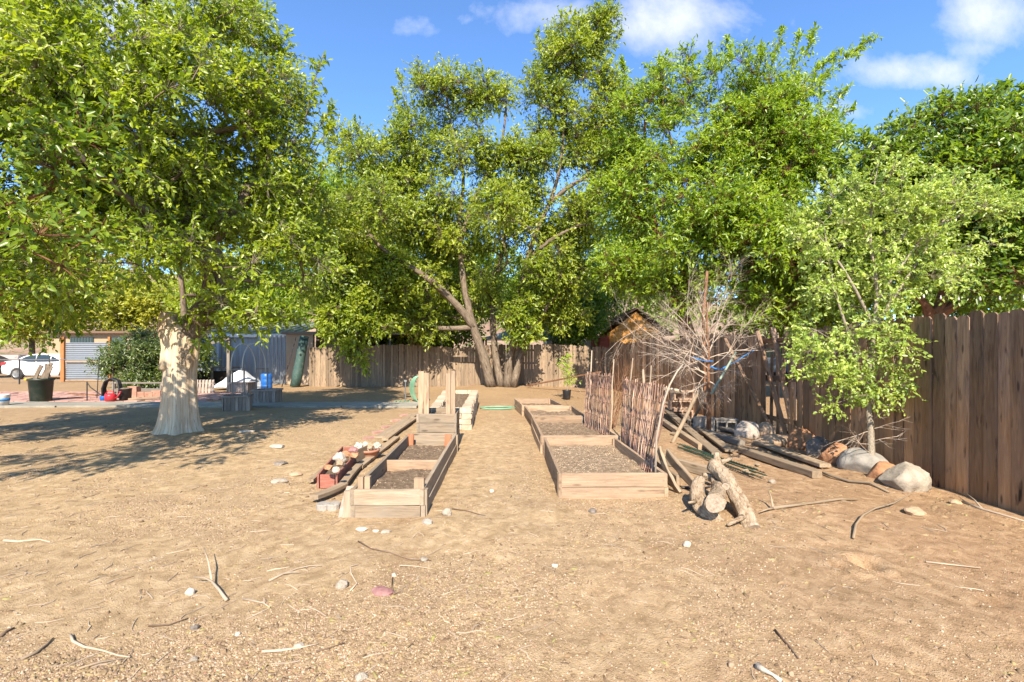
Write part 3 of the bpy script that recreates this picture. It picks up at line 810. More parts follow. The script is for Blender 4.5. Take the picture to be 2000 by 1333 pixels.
T.clusters(ELA, 430, .38, bias=.5, leafL=.088, leafW=.042, nt_=30, nl=10, tl=.36, minz=2.2, droop=.12, gap=-.38, cull=lambda C: offtrunk(C))
T.clusters([(480, 600, 8.4, .75, .5, .2), (400, 640, 8.35, .28, .3, .22), (560, 620, 8.6, .35, .3, .12), (210, 570, 7.4, 1.0, .8, .28)], 44, .26, bias=.5, leafL=.12, leafW=.044, nt_=14, nl=8, tl=.3, droop=.3, minz=1.85, cull=lambda C: offtrunk(C))
T.shoots([((590, 260, 9.4), (632, 105, 9.4)), ((590, 320, 9.4), (648, 208, 9.4)), ((600, 330, 9.4), (645, 245, 9.4)), ((500, 60, 9.6), (545, 70, 9.6)), ((520, 110, 9.6), (562, 72, 9.6)), ((600, 400, 9.4), (650, 300, 9.5)), ((470, 40, 9.6), (505, -10, 9.6)),
          ], .12, .052, 24, 6, .4)
T.build(M['bark_tree'], M['leaf_mul'], r0=.009, tr=.004, twigm=M['bark_pale'])
# its bleached lower trunk with root flare and the broken stub
def flare_trunk(root, cx, cy):
    b = MB(); n = 40; rows = []; V = []; G = []
    prof = [(-.10, .43), (0., .385), (.06, .365), (.15, .35), (.3, .34), (.5, .318), (.8, .305), (1.1, .298), (1.35, .305), (1.55, .32), (1.72, .33), (1.86, .30), (1.95, .24), (1.98, .1)]
    for z, r in prof:
        for j in range(n):
            a = 2 * math.pi * j / n
            rid = 1 + .055 * math.sin(a * 5 + 1.1) + .04 * math.sin(a * 9 + z * .6) + .028 * math.sin(a * 17 + 2.) + .03 * noise.noise(Vector((math.cos(a) * 2, math.sin(a) * 2, z * 2)))
            fl = (max(0, .45 - z) / .45) ** 2 * (.14 * max(0, math.cos(a * 3 + .4)) + .10 * max(0, math.sin(a * 4)))
            q = r * .86 * rid * (1 + fl); x = math.cos(a) * q * (1.08 if math.cos(a) > 0 and z > 1.1 else 1); y = math.sin(a) * q
            V.append((cx + x + .02 * z, cy + y, z + float(gz(cx, cy)))); G.append((z, math.cos(a) * .35, math.sin(a) * .35))
    m_ = len(prof); Fc = [(i * n + j, i * n + (j + 1) % n, (i + 1) * n + (j + 1) % n, (i + 1) * n + j) for i in range(m_ - 1) for j in range(n)]
    Fc.append(tuple(range((m_ - 1) * n, m_ * n)))
    b.add(V, Fc, G)
    b.build('lower_trunk', M['bark_dead'], root, smooth=True)
    b = MB(); D0 = cy
    P = [PD(345, 720, D0), PD(338, 680, D0), PD(331, 645, D0), PD(330, 622, D0), PD(331, 610, D0)]
    b.tube(P, [.24, .205, .165, .155, .13], 18, jit=.3)
    b.build('broken_stub', M['bark_dead'], root, smooth=True)
    b = MB()
    for k in range(16):
        a = rnd.uniform(0, 1); p = PD(362 + rnd.uniform(-8, 14), 690 + rnd.uniform(-26, 26), cy - .33)
        b.rock(p, (.10, .07, rnd.uniform(.10, .24)), sub=2, rough=.4, cuts=3)
    b.build('burl', M['bark_log'], root)
flare_trunk(T.root, base.x, base.y)

# -- a darker tree standing just outside the left edge
T = Tree('shade_tree', 'dark leafy tree whose limb reaches in at the left edge', (-10.8, 7.4, 0), 102)
t = T.stem([(-10.8, 7.4, 0), (-10.6, 7.4, 1.4), (-10.1, 7.4, 2.3), (-9.3, 7.4, 4.0), (-8.6, 7.6, 6)], [.38, .3, .24, .17, .1], sub=3)
T.stem([(-9.0, 7.5, 2.35), (-7.9, 7.4, 2.5), (-7.2, 7.4, 2.45), (-6.75, 7.3, 2.33)], [.15, .13, .10, .07], start=t[6], sub=3)
T.clusters([(-30, 300, 8.0, 1.9, 1.8, 2.2), (-60, 60, 8.2, 2.0, 2, 1.6), (60, 500, 8.2, 1.4, 1.4, .75), (30, 150, 9.0, 1.4, 1.2, 1.6), (-200, 300, 7, 2, 2.5, 2.3), (-420, 250, 6, 1.8, 2.5, 2), (100, 300, 5.7, .9, .9, 1.1), (60, 480, 5.4, .9, .9, .6), (-765, -170, 2.6, 1.1, .9, .4, .5), (-1150, -400, 2.6, 1.4, 1.6, .9, .6), (-200, 330, 5.2, 1.2, 1., 1.), (90, 575, 7.0, 1.2, .9, .28, 1.6), (200, 590, 7.4, .7, .7, .22, 1.6), (-560, -120, 3.0, .8, .8, .3, .5)], 300, .42, bias=.45, leafL=.10, leafW=.05, nt_=26, nl=8, tl=.34, minz=1.9, cull=lambda C: offtrunk(C))  # the lobes far out of frame are added to shade the near ground
T.build(M['bark_red'], M['leaf_mul2'], r0=.010, tr=.004)

def offstems(C):
    px = 1000 + C[:, 0] / C[:, 1] * F; py = HY - (C[:, 2] - H) / C[:, 1] * F
    a = (np.abs(px - (903 + np.clip(py - 520, 0, 300) * .22)) < 17) & (py > 330)
    b = (np.abs(px - np.interp(py, [200, 320, 400, 450, 510, 580, 700], [1105, 1095, 1072, 1048, 1030, 1016, 995])) < 16) & (py > 260)
    c = (np.abs(px - np.interp(py, [420, 480, 520, 562, 600], [700, 740, 800, 858, 895])) < 14) & (py > 440) & (py < 620)
    return (a | b | c) & (C[:, 1] < 20.1)
# -- the big many-stemmed tree in front of the back fence
bx, by = -.65, 20.2; bz = float(gz(bx, by)) - .05
T = Tree('multi_stem_tree', 'big open tree with several leaning grey trunks before the back fence', (bx, by, bz), 103)
s1 = T.stem([(-.86, 20.2, bz), PD(945, 700, 20.1), PD(925, 640, 19.9), PD(908, 570, 19.9), PD(900, 500, 20), PD(897, 430, 20.1), PD(905, 340, 20.3), PD(880, 240, 20.3), PD(870, 170, 20.3)], [.25, .20, .165, .135, .11, .09, .07, .045, .03], sub=3)
T.stem([PD(895, 600, 19.7), PD(858, 562, 19.3), PD(800, 520, 18.8), PD(740, 480, 18.6), PD(700, 420, 18.6)], [.165, .135, .10, .07, .04], start=s1[6], sub=3)
T.stem([PD(930, 380, 20), PD(975, 300, 20.2), PD(990, 200, 20.2)], [.09, .06, .03], start=s1[13], sub=3)
s2 = T.stem([(-.2, 20.1, bz), PD(995, 700, 20), PD(1010, 640, 19.8), PD(1016, 580, 19.7), PD(1030, 510, 19.7), PD(1048, 450, 19.7), PD(1072, 400, 19.8), PD(1095, 320, 20), PD(1105, 200, 20), PD(1125, 100, 20)], [.22, .17, .14, .125, .115, .105, .085, .065, .04, .025], sub=3)
T.stem([PD(1105, 370, 19.6), PD(1150, 340, 19.5), PD(1190, 280, 19.5)], [.09, .06, .03], start=s2[18], sub=3)
T.stem([PD(1075, 470, 19.2), PD(1130, 440, 19)], [.08, .045], start=s2[12], sub=3)
s3 = T.stem([(-.45, 20.35, bz), PD(967, 690, 20.5), PD(962, 620, 20.6), PD(965, 560, 20.7), PD(985, 470, 20.9), PD(1000, 380, 21)], [.20, .15, .12, .10, .07, .04], sub=3)
s4 = T.stem([(.05, 20.1, bz), PD(1018, 690, 20), PD(1045, 640, 19.9), PD(1075, 590, 19.8), PD(1120, 550, 19.7)], [.18, .14, .11, .08, .04], sub=3)
ELC = [(870, 205, 20.3, 1.8, 1.6, 1.35), (810, 290, 20, 1.2, 1.5, 1.1), (960, 190, 20.3, 1.0, 1.2, .9), (930, 300, 20.2, 1.7, 1.6, 1.3), (1120, 110, 20, 1.45, 1.4, 1.5), (1165, 60, 20, .9, .9, 1.0), (1075, 190, 20, 1.1, 1.2, 1.0), (1120, 260, 20, 1.7, 1.6, 1.5),
       (1000, 330, 20.2, 1.3, 1.4, 1.1), (715, 335, 19.5, 1.2, 1.2, 1.3), (760, 420, 19.5, 1.6, 1.6, 1.4), (860, 420, 20, 1.8, 1.6, 1.5), (1010, 430, 20.2, 1.8, 1.6, 1.5), (1130, 420, 19.6, 1.5, 1.5, 1.3), (700, 480, 19.3, 1.3, 1.3, 1.2),
       (800, 540, 19, 1.3, 1.2, .9, .6), (940, 520, 20.2, 1.6, 1.2, 1.0, .55), (1080, 530, 19.5, 1.5, 1.2, 1.0, .8), (680, 290, 19.5, .7, .7, .7), (1180, 180, 20, .9, 1., 1.1), (730, 400, 16.5, 1.2, 1.2, .8), (960, 400, 17, 1.0, 1., .7), (640, 420, 17, 1.2, 1.2, .9), (980, 480, 21, 1.6, 1., 1.2), (1090, 470, 21, 1.5, 1., 1.2), (850, 480, 21, 1.5, 1., 1.2), (1190, 330, 19.5, 1.3, 1.2, 1.3), (1180, 240, 20, 1.1, 1.2, 1.0), (1050, 300, 20, 1.3, 1.2, 1.2), (900, 560, 20.6, 1.8, 1., 1.0), (1090, 600, 20.8, 1.5, .9, .9), (830, 620, 20.4, 1.6, .8, .8), (780, 360, 20, 1.2, 1.2, 1.)]
T.clusters(ELC, 1080, .60, bias=.6, leafL=.135, leafW=.066, nt_=28, nl=7, tl=.45, gap=-.20, cull=offstems)
T.clusters([(1010, 610, 19.5, .95, .7, .75), (1030, 650, 19.4, .5, .5, .4), (730, 600, 18.9, .9, .8, 1.1, 1.2), (660, 560, 19.3, 1.1, 1.0, 1.2, 1.), (700, 680, 18.9, .5, .3, .5), (760, 540, 19, 1.1, 1, 1.0), (670, 620, 19, 1.0, .8, .8, 1.3)], 170, .42, bias=.55, leafL=.16, leafW=.075, nt_=22, nl=6, tl=.4, minz=1.0)
T.shoots([((1150, 80, 20), (1205, 15, 20)), ((800, 230, 20), (778, 145, 20)), ((1060, 130, 20), (1050, 60, 20)), ((800, 330, 20), (770, 175, 20)), ((950, 180, 20), (965, 140, 20)), ((700, 330, 19.5), (676, 262, 19.5)), ((690, 650, 18.8), (715, 728, 18.7)), ((1190, 100, 20), (1212, 60, 20))], .15, .07, 24, 6, .6)
T.build(M['bark_tree'], M['leaf_ctr'], r0=.012, tr=.006)

# -- bright green tree over the side fence
T = Tree('ash_tree', 'tall bright green tree with feathery upper shoots rising behind the side fence', (6.4, 17.2, 0), 104)
t = T.stem([(6.4, 17.2, 0), (6.3, 17.1, 1.6), PD(1330, 590, 17), PD(1345, 520, 17), PD(1400, 400, 17), PD(1450, 270, 17), PD(1500, 170, 17)], [.3, .26, .22, .18, .13, .09, .05], sub=3)
T.stem([PD(1318, 570, 17.1), PD(1290, 480, 17.2), PD(1260, 350, 17.4), PD(1260, 240, 17.6)], [.15, .12, .08, .04], start=t[6], sub=3)
T.stem([PD(1400, 520, 16.5), PD(1500, 430, 16), PD(1570, 300, 16)], [.13, .09, .05], start=t[8], sub=3)
T.stem([PD(1440, 540, 15.5), PD(1520, 500, 15)], [.08, .05], start=t[8], sub=3)
ELD = [(1420, 300, 17, 2.6, 2.4, 2.3), (1290, 250, 17.8, 1.9, 2, 1.7), (1530, 230, 16.6, 1.5, 1.6, 1.5), (1560, 330, 16, 1.4, 1.8, 1.4), (1250, 400, 17, 1.7, 1.8, 1.5), (1400, 450, 15.8, 2.6, 2.2, 1.8), (1540, 470, 14.6, 1.6, 1.6, 1.3), (1330, 560, 16.2, 1.7, 1.5, .9),
       (1600, 280, 16.2, .6, .9, .8), (1240, 300, 18, 1.0, 1.2, 1.3), (1430, 180, 17, 1.3, 1.5, 1.0), (1330, 160, 17.6, .9, 1.1, .8), (1490, 590, 15.4, 1.4, 1.2, .7), (1230, 520, 16.6, 1.1, 1.2, .9)]
T.clusters(ELD, 600, .55, bias=.5, leafL=.14, leafW=.056, nt_=28, nl=8, tl=.42, minz=2.0, cull=lambda C: ((C[:, 0] > 9.4) & (C[:, 2] < 6.6) & (C[:, 2] > 4.5)) | ((np.abs(C[:, 0] - 6.5) < 1.3) & (np.abs(C[:, 2] - 3.0 - (26 - C[:, 1]) * .839) < 1.1) & (np.sin(C[:, 0] * 9 + C[:, 2] * 7) > -.6)))
T.shoots([((1560, 200, 16.5), (1712, 72, 16.5)), ((1600, 240, 16.5), (1655, 172, 16.5)), ((1550, 190, 16.5), (1592, 55, 16.5)), ((1500, 160, 16.8), (1530, 55, 16.8)), ((1430, 150, 17), (1420, 75, 17)), ((1480, 150, 17), (1485, 90, 17)), ((1540, 200, 16.5), (1640, 100, 16.5)),
          ((1300, 190, 17.6), (1290, 118, 17.6)), ((1360, 170, 17.4), (1350, 115, 17.4)), ((1580, 320, 16.2), (1660, 250, 16.2)), ((1590, 350, 16), (1655, 300, 16)), ((1240, 260, 18), (1215, 120, 18)), ((1400, 160, 17), (1385, 95, 17)), ((1580, 260, 16.4), (1665, 215, 16.4)), ((1540, 180, 16.4), (1560, 70, 16.4))], .15, .06, 27, 8, .6)
T.build(M['bark_red'], M['leaf_brt'], r0=.011, tr=.005)

# -- dark green tree at the right edge
T = Tree('walnut_tree', 'dark green spreading tree beyond the side fence at the right edge', (10.3, 12.2, 0), 105)
t = T.stem([(10.3, 12.2, 0), (10.25, 12.2, 1.6), PD(1838, 600, 12), PD(1850, 540, 12), PD(1880, 430, 12), PD(1900, 320, 12)], [.24, .2, .15, .12, .09, .05], sub=3)
T.stem([PD(1800, 585, 12), PD(1740, 560, 12.2), PD(1700, 480, 12.4)], [.07, .05, .04], start=t[5], sub=3)
T.stem([PD(1900, 575, 11.6), PD(1980, 540, 11)], [.07, .05], start=t[5], sub=3)
ELE = [(1850, 320, 12, 1.9, 1.8, 1.2), (1960, 270, 11.6, 1.3, 1.6, 1.0), (1960, 400, 11.2, 1.5, 1.8, 1.3), (1740, 360, 12.6, 1.0, 1.3, .8), (1790, 430, 12.4, 1.6, 1.6, 1.1), (1890, 480, 11.8, 2.0, 1.6, .9), (2060, 350, 10.8, 1.5, 2, 1.6), (1700, 300, 12.8, .6, .8, .45), (1990, 520, 10.6, 1.2, 1.3, .7), (1720, 500, 12.6, 1.1, 1.1, .9), (1880, 240, 12, .9, 1, .6), (1760, 420, 13, 1.8, 1.2, 1.3), (1900, 400, 12.5, 1.8, 1.2, 1.3)]
T.clusters(ELE, 420, .5, bias=.5, leafL=.15, leafW=.062, nt_=24, nl=7, tl=.42, minz=2.5)
T.shoots([((1900, 240, 12), (1975, 160, 12)), ((1850, 250, 12), (1900, 185, 12)), ((1700, 280, 12.8), (1650, 270, 12.8)), ((1790, 290, 12.4), (1850, 205, 12.4)), ((1750, 300, 12.6), (1735, 240, 12.6)), ((1940, 230, 11.6), (2010, 170, 11.6)), ((1730, 320, 12.6), (1690, 262, 12.6))], .16, .065, 24, 8, .5)
T.build(M['bark_red'], M['leaf_dk'], r0=.010, tr=.0045)

# -- pale sapling among the rocks
base = gnd(1700, 918); base.y = 6.0; base.x = 4.45; base.z = float(gz(4.45, 6.)) - .03
T = Tree('elm_sapling', 'young pale leafed tree with a thin straight trunk growing between the boulders by the fence', base, 106)
t = T.stem([base, PD(1700, 850, 6), PD(1697, 790, 6), PD(1702, 720, 6), PD(1708, 640, 6), PD(1712, 560, 6), PD(1700, 470, 6), PD(1705, 380, 6), PD(1715, 320, 6)], [.047, .042, .038, .031, .026, .022, .016, .011, .006], sub=3)
T.stem([PD(1680, 740, 6), PD(1672, 700, 5.95), PD(1640, 600, 5.9), PD(1620, 520, 5.9), PD(1610, 440, 5.9)], [.024, .02, .015, .01, .006], start=t[7], sub=3)
T.stem([PD(1740, 590, 6.05), PD(1800, 500, 6.1), PD(1850, 420, 6.1), PD(1905, 360, 6.1)], [.02, .016, .011, .006], start=t[12], sub=3)
T.stem([PD(1650, 530, 5.9), PD(1590, 450, 5.9)], [.014, .007], start=t[12], sub=3)
T.stem([PD(1760, 520, 6), PD(1830, 440, 6), PD(1960, 400, 6)], [.014, .010, .005], start=t[14], sub=3)
ELF = [(1700, 400, 6, .55, .5, .55), (1630, 430, 5.9, .45, .45, .5), (1790, 420, 6, .6, .5, .5), (1880, 400, 6, .5, .45, .35), (1620, 540, 5.8, .32, .35, .4), (1690, 540, 6, .6, .5, .5), (1800, 530, 6, .55, .5, .4), (1640, 640, 5.9, .5, .4, .35),
       (1720, 660, 5.9, .5, .4, .35), (1880, 490, 6, .4, .4, .3), (1580, 480, 5.8, .2, .25, .3, .6), (1940, 410, 6, .25, .3, .2)]
cf = lambda C: np.zeros(len(C), bool)
T.clusters(ELF, 160, .17, bias=.6, leafL=.044, leafW=.026, nt_=14, nl=9, tl=.17, cull=cf)
T.clusters([(1640, 735, 5.8, .45, .3, .07), (1770, 745, 5.8, .4, .3, .09), (1700, 770, 5.8, .35, .25, .05), (1590, 690, 5.7, .3, .2, .10), (1830, 735, 5.75, .2, .2, .05), (1640, 790, 5.8, .22, .2, .03), (1760, 790, 5.8, .2, .2, .04)], 46, .13, bias=.6, leafL=.045, leafW=.028, nt_=12, nl=8, tl=.15)
T.shoots([((1700, 350, 6), (1735, 270, 6)), ((1630, 400, 5.9), (1610, 330, 5.9)), ((1800, 400, 6), (1830, 330, 6)), ((1880, 390, 6), (1930, 345, 6)), ((1920, 400, 6), (1985, 385, 6)), ((1660, 380, 5.9), (1665, 310, 5.9)), ((1580, 470, 5.8), (1545, 400, 5.8)), ((1760, 380, 6), (1785, 310, 6)), ((1840, 400, 6), (1870, 340, 6)), ((1760, 715, 5.8), (1850, 775, 5.7)),((1610, 700, 5.7), (1545, 735, 5.6))], .055, .028, 30, 8, .2)
T.build(M['bark_pale'], M['leaf_pale'], r0=.0022, p=.45, tr=.0016, nsides=9)
# bare low twigs on its trunk
b = MB()
def twig(b, p, d, L, r, rr, depth=0, curl=.25, kids=3, seg=5, r_end=.45, up=0.):
    pts = [Vector(p)]; d = Vector(d).normalized(); rs = [r]
    for i in range(seg):
        d = (d + Vector((rr.gauss(0, curl), rr.gauss(0, curl), rr.gauss(0, curl) + up)) * .5).normalized()
        pts.append(pts[-1] + d * L / seg); rs.append(r * (1 - (1 - r_end) * (i + 1) / seg))
    b.tube(pts, rs, 4 if r < .006 else 5, cap=False)
    if depth > 0:
        for k in range(kids):
            i = rr.randrange(1, seg + 1); q = (pts[i] - pts[i - 1]).normalized()
            e = (q + Vector((rr.gauss(0, 1), rr.gauss(0, 1), rr.gauss(0, 1))).normalized() * .85).normalized()
            twig(b, pts[i], e, L * rr.uniform(.4, .7), rs[i] * .68, rr, depth - 1, curl, kids, seg, r_end, up)
rr = random.Random(5)
for a, bq in (((1700, 842), (1650, 858)), ((1706, 862), (1750, 850)), ((1700, 868), (1655, 880)), ((1704, 838), (1755, 826)), ((1700, 885), (1668, 878)), ((1705, 820), (1738, 795))):
    p = PD(*a, 6); e = PD(*bq, 5.85) - p
    twig(b, p, e, e.length * 1.3, .005, rr, 2, .22, 3)
b.build('bare_twigs', M['twig_dead'], T.root)

# -- trees further off
def back_tree(name, label, px, D, h, ells, leaf, ncl, cr=.7, L=.18, Wd=.085, nt_=18, bk='bark_tree', seed=0, minz=.3, group=None, cat='tree', r=.2, tl=.5):
    x = (px - 1000) / F * D
    T = Tree(name, label, (x, D, 0), seed, cat, group)
    T.stem([(x, D, -.05), (x + .1, D, h * .3), (x - .1, D, h * .6), (x, D, h * .85)], [r, r * .8, r * .5, r * .2], sub=3)
    T.clusters(ells, ncl, cr, bias=.45, leafL=L, leafW=Wd, nt_=nt_, nl=6, tl=tl, minz=minz)
    T.build(M[bk], M[leaf], r0=.014, twig=False); return T
back_tree('background_tree', 'mid green tree beyond the shed roof, between the bleached trunk tree and the big tree', 620, 29, 9,
          [(600, 420, 29, 3.0, 2.5, 3.0), (680, 470, 30, 2.6, 2.5, 3), (560, 560, 28, 3, 2.5, 2.2), (700, 590, 28, 2.5, 2, 1.8), (660, 400, 30, 2.2, 2, 2)], 'leaf_brt', 520, .8, seed=201)
back_tree('background_tree', 'shady tree behind the left part of the back fence under the leaning limb', 800, 25, 6,
          [(800, 600, 25, 3.2, 1.5, 1.9), (730, 560, 25, 2, 1.5, 2.2), (880, 560, 26, 2.6, 1.5, 2.4), (860, 640, 24.5, 2, 1.2, .9)], 'leaf_ctr', 340, .7, seed=202)
back_tree('background_tree', 'dark bushy tree behind the back fence right of the big trunks', 1130, 25.5, 5,
          [(1125, 615, 25.5, 1.5, 1.3, 1.7), (1090, 560, 26.5, 1.8, 1.3, 1.8), (1170, 560, 27, 1.8, 1.3, 1.5)], 'leaf_dk', 260, .6, seed=203)
back_tree('background_tree', 'green tree rising over the orange shed', 1250, 31, 8,
          [(1230, 520, 31, 3.0, 2, 2.5), (1300, 480, 31, 3, 2, 3), (1180, 470, 32, 2.5, 2, 3), (1290, 600, 30, 3, 1.5, 1.6), (1180, 600, 31, 2, 1.5, 1.5)], 'leaf_dk', 380, .9, seed=204)
back_tree('background_tree', 'green tree seen above the broken gap in the side fence', 1560, 17, 5,
          [(1560, 570, 17, 2.0, 1.4, 1.3), (1500, 610, 18, 1.8, 1.4, .8), (1630, 560, 15, 1.5, 1.2, 1.2), (1590, 500, 16, 1.6, 1.4, 1.3)], 'leaf_brt', 240, .5, seed=205, minz=1.9)
back_tree('background_tree', 'yellow green tree over the street beyond the white car', 60, 34, 7,
          [(20, 600, 34, 3.5, 2.5, 2.4), (110, 610, 35, 3.0, 2.5, 2.0), (200, 590, 33, 3.5, 2.5, 2.2), (300, 600, 33, 3, 2, 2)], 'leaf_far', 480, .85, L=.22, Wd=.11, seed=206, minz=2.3)
back_tree('background_tree', 'tree filling the space over the metal shed roof', 450, 30, 8,
          [(430, 560, 30, 3.5, 2, 2.6), (510, 600, 30, 3, 2, 1.5)], 'leaf_ctr', 220, .85, L=.2, Wd=.1, seed=207, minz=3.3)
back_tree('background_tree', 'low tree visible between the big tree and the bright tree', 1010, 34, 6,
          [(980, 560, 34, 4, 2, 2.6), (900, 520, 36, 3.5, 2, 2.2), (1060, 590, 33, 3, 2, 2), (780, 500, 35, 4, 2, 3)], 'leaf_dk', 420, .9, L=.22, Wd=.11, seed=208)
back_tree('background_tree', 'dark tree behind the walnut, low over the side fence', 1760, 19, 5,
          [(1700, 560, 19, 2.5, 1.5, 1.6), (1800, 540, 20, 2.5, 1.5, 1.6), (1900, 560, 18, 2.5, 1.5, 1.2), (1980, 560, 16, 2, 1.5, 1.2)], 'leaf_dk', 260, .7, seed=209, minz=2)
back_tree('background_tree', 'added tree hidden behind the bleached trunk tree to shade the metal shed', 355, 18, 9,  # added for its shade on shed and tubs, mostly hidden behind the mulberry
          [(330, 390, 17.5, 3.4, 2.2, 1.4), (240, 420, 17.5, 2.4, 2, 1.2), (450, 400, 18, 2.2, 2, 1.3), (560, 440, 18.5, 1.6, 1.6, 1.2), (500, 520, 20, 1.5, 1.4, .9)], 'leaf_mul2', 260, .65, L=.16, Wd=.08, seed=211, minz=3.8, r=.14)
back_tree('dark_bush', 'large dark green bush beside the corrugated panel and the shed', 300, 20.5, 1.6,
          [(290, 690, 20.5, 1.35, .9, .75), (235, 705, 21, .7, .8, .6), (350, 680, 20.5, .8, .8, .7), (390, 705, 20.3, .5, .5, .5), (300, 735, 20.5, 1.3, .8, .4)], 'leaf_bush', 170, .34, .10, .05, 26, seed=210, minz=.15, cat='bush', r=.06, tl=.3)
# ---------------------------------------------------------------- raised beds
M['chips'] = stone('wood_chips', (.26, .18, .11), (.46, .35, .235), (.64, .54, .41), 30, .3, .3)
def bed(name, label, FL, FR, BL, BR, z0, h, rows, mat, soil_z, soilm='soil', group=None, wob=.004):
    """timber bed from its four outer corners (x,y); boards rows high"""
    root = thing(name, label, 'raised bed', (FL[0], FL[1], z0), group)
    C = [Vector((*p, 0)) for p in (FL, FR, BR, BL)]
    bh = h / rows; t = .038
    names = ('front_board', 'side_board', 'back_board', 'side_board')
    cen = sum(C, Vector()) / 4
    for k in range(4):
        a, b_ = C[k], C[(k + 1) % 4]; d = (b_ - a).normalized(); inn = Vector((-d.y, d.x, 0))
        if (cen - a).dot(inn) < 0: inn = -inn
        mb = MB()
        for r in range(rows):
            z = z0 + bh * (r + .5)
            if k in (0, 2): p, q = a + inn * t / 2 + d * t * 1.04, b_ + inn * t / 2 - d * t * 1.04
            else: p, q = a + inn * t / 2, b_ + inn * t / 2
            jo = inn * rnd.uniform(-wob, wob) * 2
            p = p + jo + Vector((0, 0, z)); q = q + jo + Vector((0, 0, z + rnd.uniform(-wob, wob)))
            mb.beam(p, q, t, bh - .004, seg=6, warp=wob, ch=.003)
        mb.build(names[k], M[mat], root)
    mb = MB()
    for k in range(4):
        p = C[k] + (cen - C[k]).normalized() * .075
        mb = MB(); mb.beam((p.x, p.y, z0), (p.x, p.y, z0 + h - .012), .07, .07, up=(0, 1, 0)); mb.build('corner_block', M[mat], root)
    # soil sheet, gently heaped
    n = 26; V = []; Fc = []
    ins = .03
    for i in range(n + 1):
        for j in range(n + 1):
            u_, v_ = ins + (1 - 2 * ins) * i / n, ins + (1 - 2 * ins) * j / n
            p = C[0] * (1 - u_) * (1 - v_) + C[1] * u_ * (1 - v_) + C[2] * u_ * v_ + C[3] * (1 - u_) * v_
            V.append((p.x, p.y, z0 + soil_z + .05 * (float(vn(p.x, p.y, .35, 41)) - .5) + .03 * (float(vn(p.x, p.y, .1, 42)) - .5) + .012 * rnd.random()))
    for i in range(n):
        for j in range(n):
            Fc.append((i * (n + 1) + j, (i + 1) * (n + 1) + j, (i + 1) * (n + 1) + j + 1, i * (n + 1) + j + 1))
    s = MB().add(V, Fc).build('soil', M[soilm], root, smooth=False)
    mb = MB(); nn_ = 2600 if soilm == 'soil_chip' else 500
    for k in range(nn_):
        u_, v_ = rnd.uniform(.05, .95), rnd.uniform(.04, .96)
        p = C[0] * (1 - u_) * (1 - v_) + C[1] * u_ * (1 - v_) + C[2] * u_ * v_ + C[3] * (1 - u_) * v_
        z = z0 + soil_z + .05 * (float(vn(p.x, p.y, .35, 41)) - .5) + .03 * (float(vn(p.x, p.y, .1, 42)) - .5) + .004
        r_ = rnd.uniform(.004, .012); a = rnd.random() * 6; e = rnd.uniform(.4, 1)
        V = [(p.x + math.cos(a + t) * r_ * (e if i % 2 else 1), p.y + math.sin(a + t) * r_, z + rnd.uniform(-.002, .003)) for i, t in enumerate((0, 1.6, 3.2, 4.8))] + [(p.x, p.y, z + r_ * .6)]
        mb.add(V, [(0, 1, 4), (1, 2, 4), (2, 3, 4), (3, 0, 4)])
    if mb.n: tag(mb.build('chips', M['chips'], root), kind='stuff')
    return root
xy = lambda p: (p.x, p.y)
def gp(px, D): return ((px - 1000) / F * D, D)
G1 = 'timber raised beds right of the path'
bed('raised_bed', 'nearest pale timber raised bed right of the path, gravelly soil inside', gp(1090, 4.92), gp(1305, 4.92), gp(1061, 7.05), gp(1203, 7.05), -.01, .285, 2, 'pine', .165, 'soil_chip', G1)
bed('raised_bed', 'second pale timber bed right of the path, half behind the twig screen', gp(1056, 7.17), gp(1212, 7.17), gp(1038, 9.40), gp(1150, 9.40), -.01, .285, 2, 'pine', .15, 'soil', G1)
bed('raised_bed', 'third pale timber bed right of the path, small dark shadow on its front board', gp(1039, 9.50), gp(1146, 9.50), gp(1024, 11.3), gp(1118, 11.3), -.01, .28, 2, 'pine', .15, 'soil', G1)
bed('raised_bed', 'farthest pale timber bed right of the path, nearest the big tree', gp(1019, 11.42), gp(1102, 11.42), gp(1004, 13.1), gp(1076, 13.1), -.01, .28, 2, 'pine', .15, 'soil', G1)
b1 = bed('raised_bed', 'long narrow weathered bed left of the path with a cross board and two orange stakes', gp(683, 4.33), gp(829, 4.33), gp(797, 7.36), gp(893, 7.36), -.01, .285, 2, 'pine_grey', .13, 'soil', 'timber beds left of the path')
m_ = MB(); m_.beam((-1.47, 5.68, .175), (-.87, 5.68, .175), .035, .135, seg=4, warp=.004); m_.build('cross_board', M['pine'], b1)
for px, D in ((801, 7.18), (874, 7.18)):
    x = (px - 1000) / F * D; m_ = MB(); m_.beam((x, D, .03), (x + .01, D, .29), .092, .045, up=(0, 1, 0)); o = m_.build('stake', M['redwood'], b1); o['label'] = 'reddish orange stake inside the far end'
for x, w in ((-1.375, .055), (-1.315, .055), (-.845, .095)):
    m_ = MB(); m_.beam((x, 4.41, .02), (x, 4.41, .375 if x < -1 else .36), w - .004, .055, up=(0, 1, 0)); m_.build('corner_stub', M['pine'], b1)
for px, w in ((675, .075),):
    m_ = MB(); m_.beam((-1.485, 4.37, -.01), (-1.475, 4.37, .255), .075, .05, up=(0, 1, 0)); m_.build('end_post', M['pine_grey'], b1)
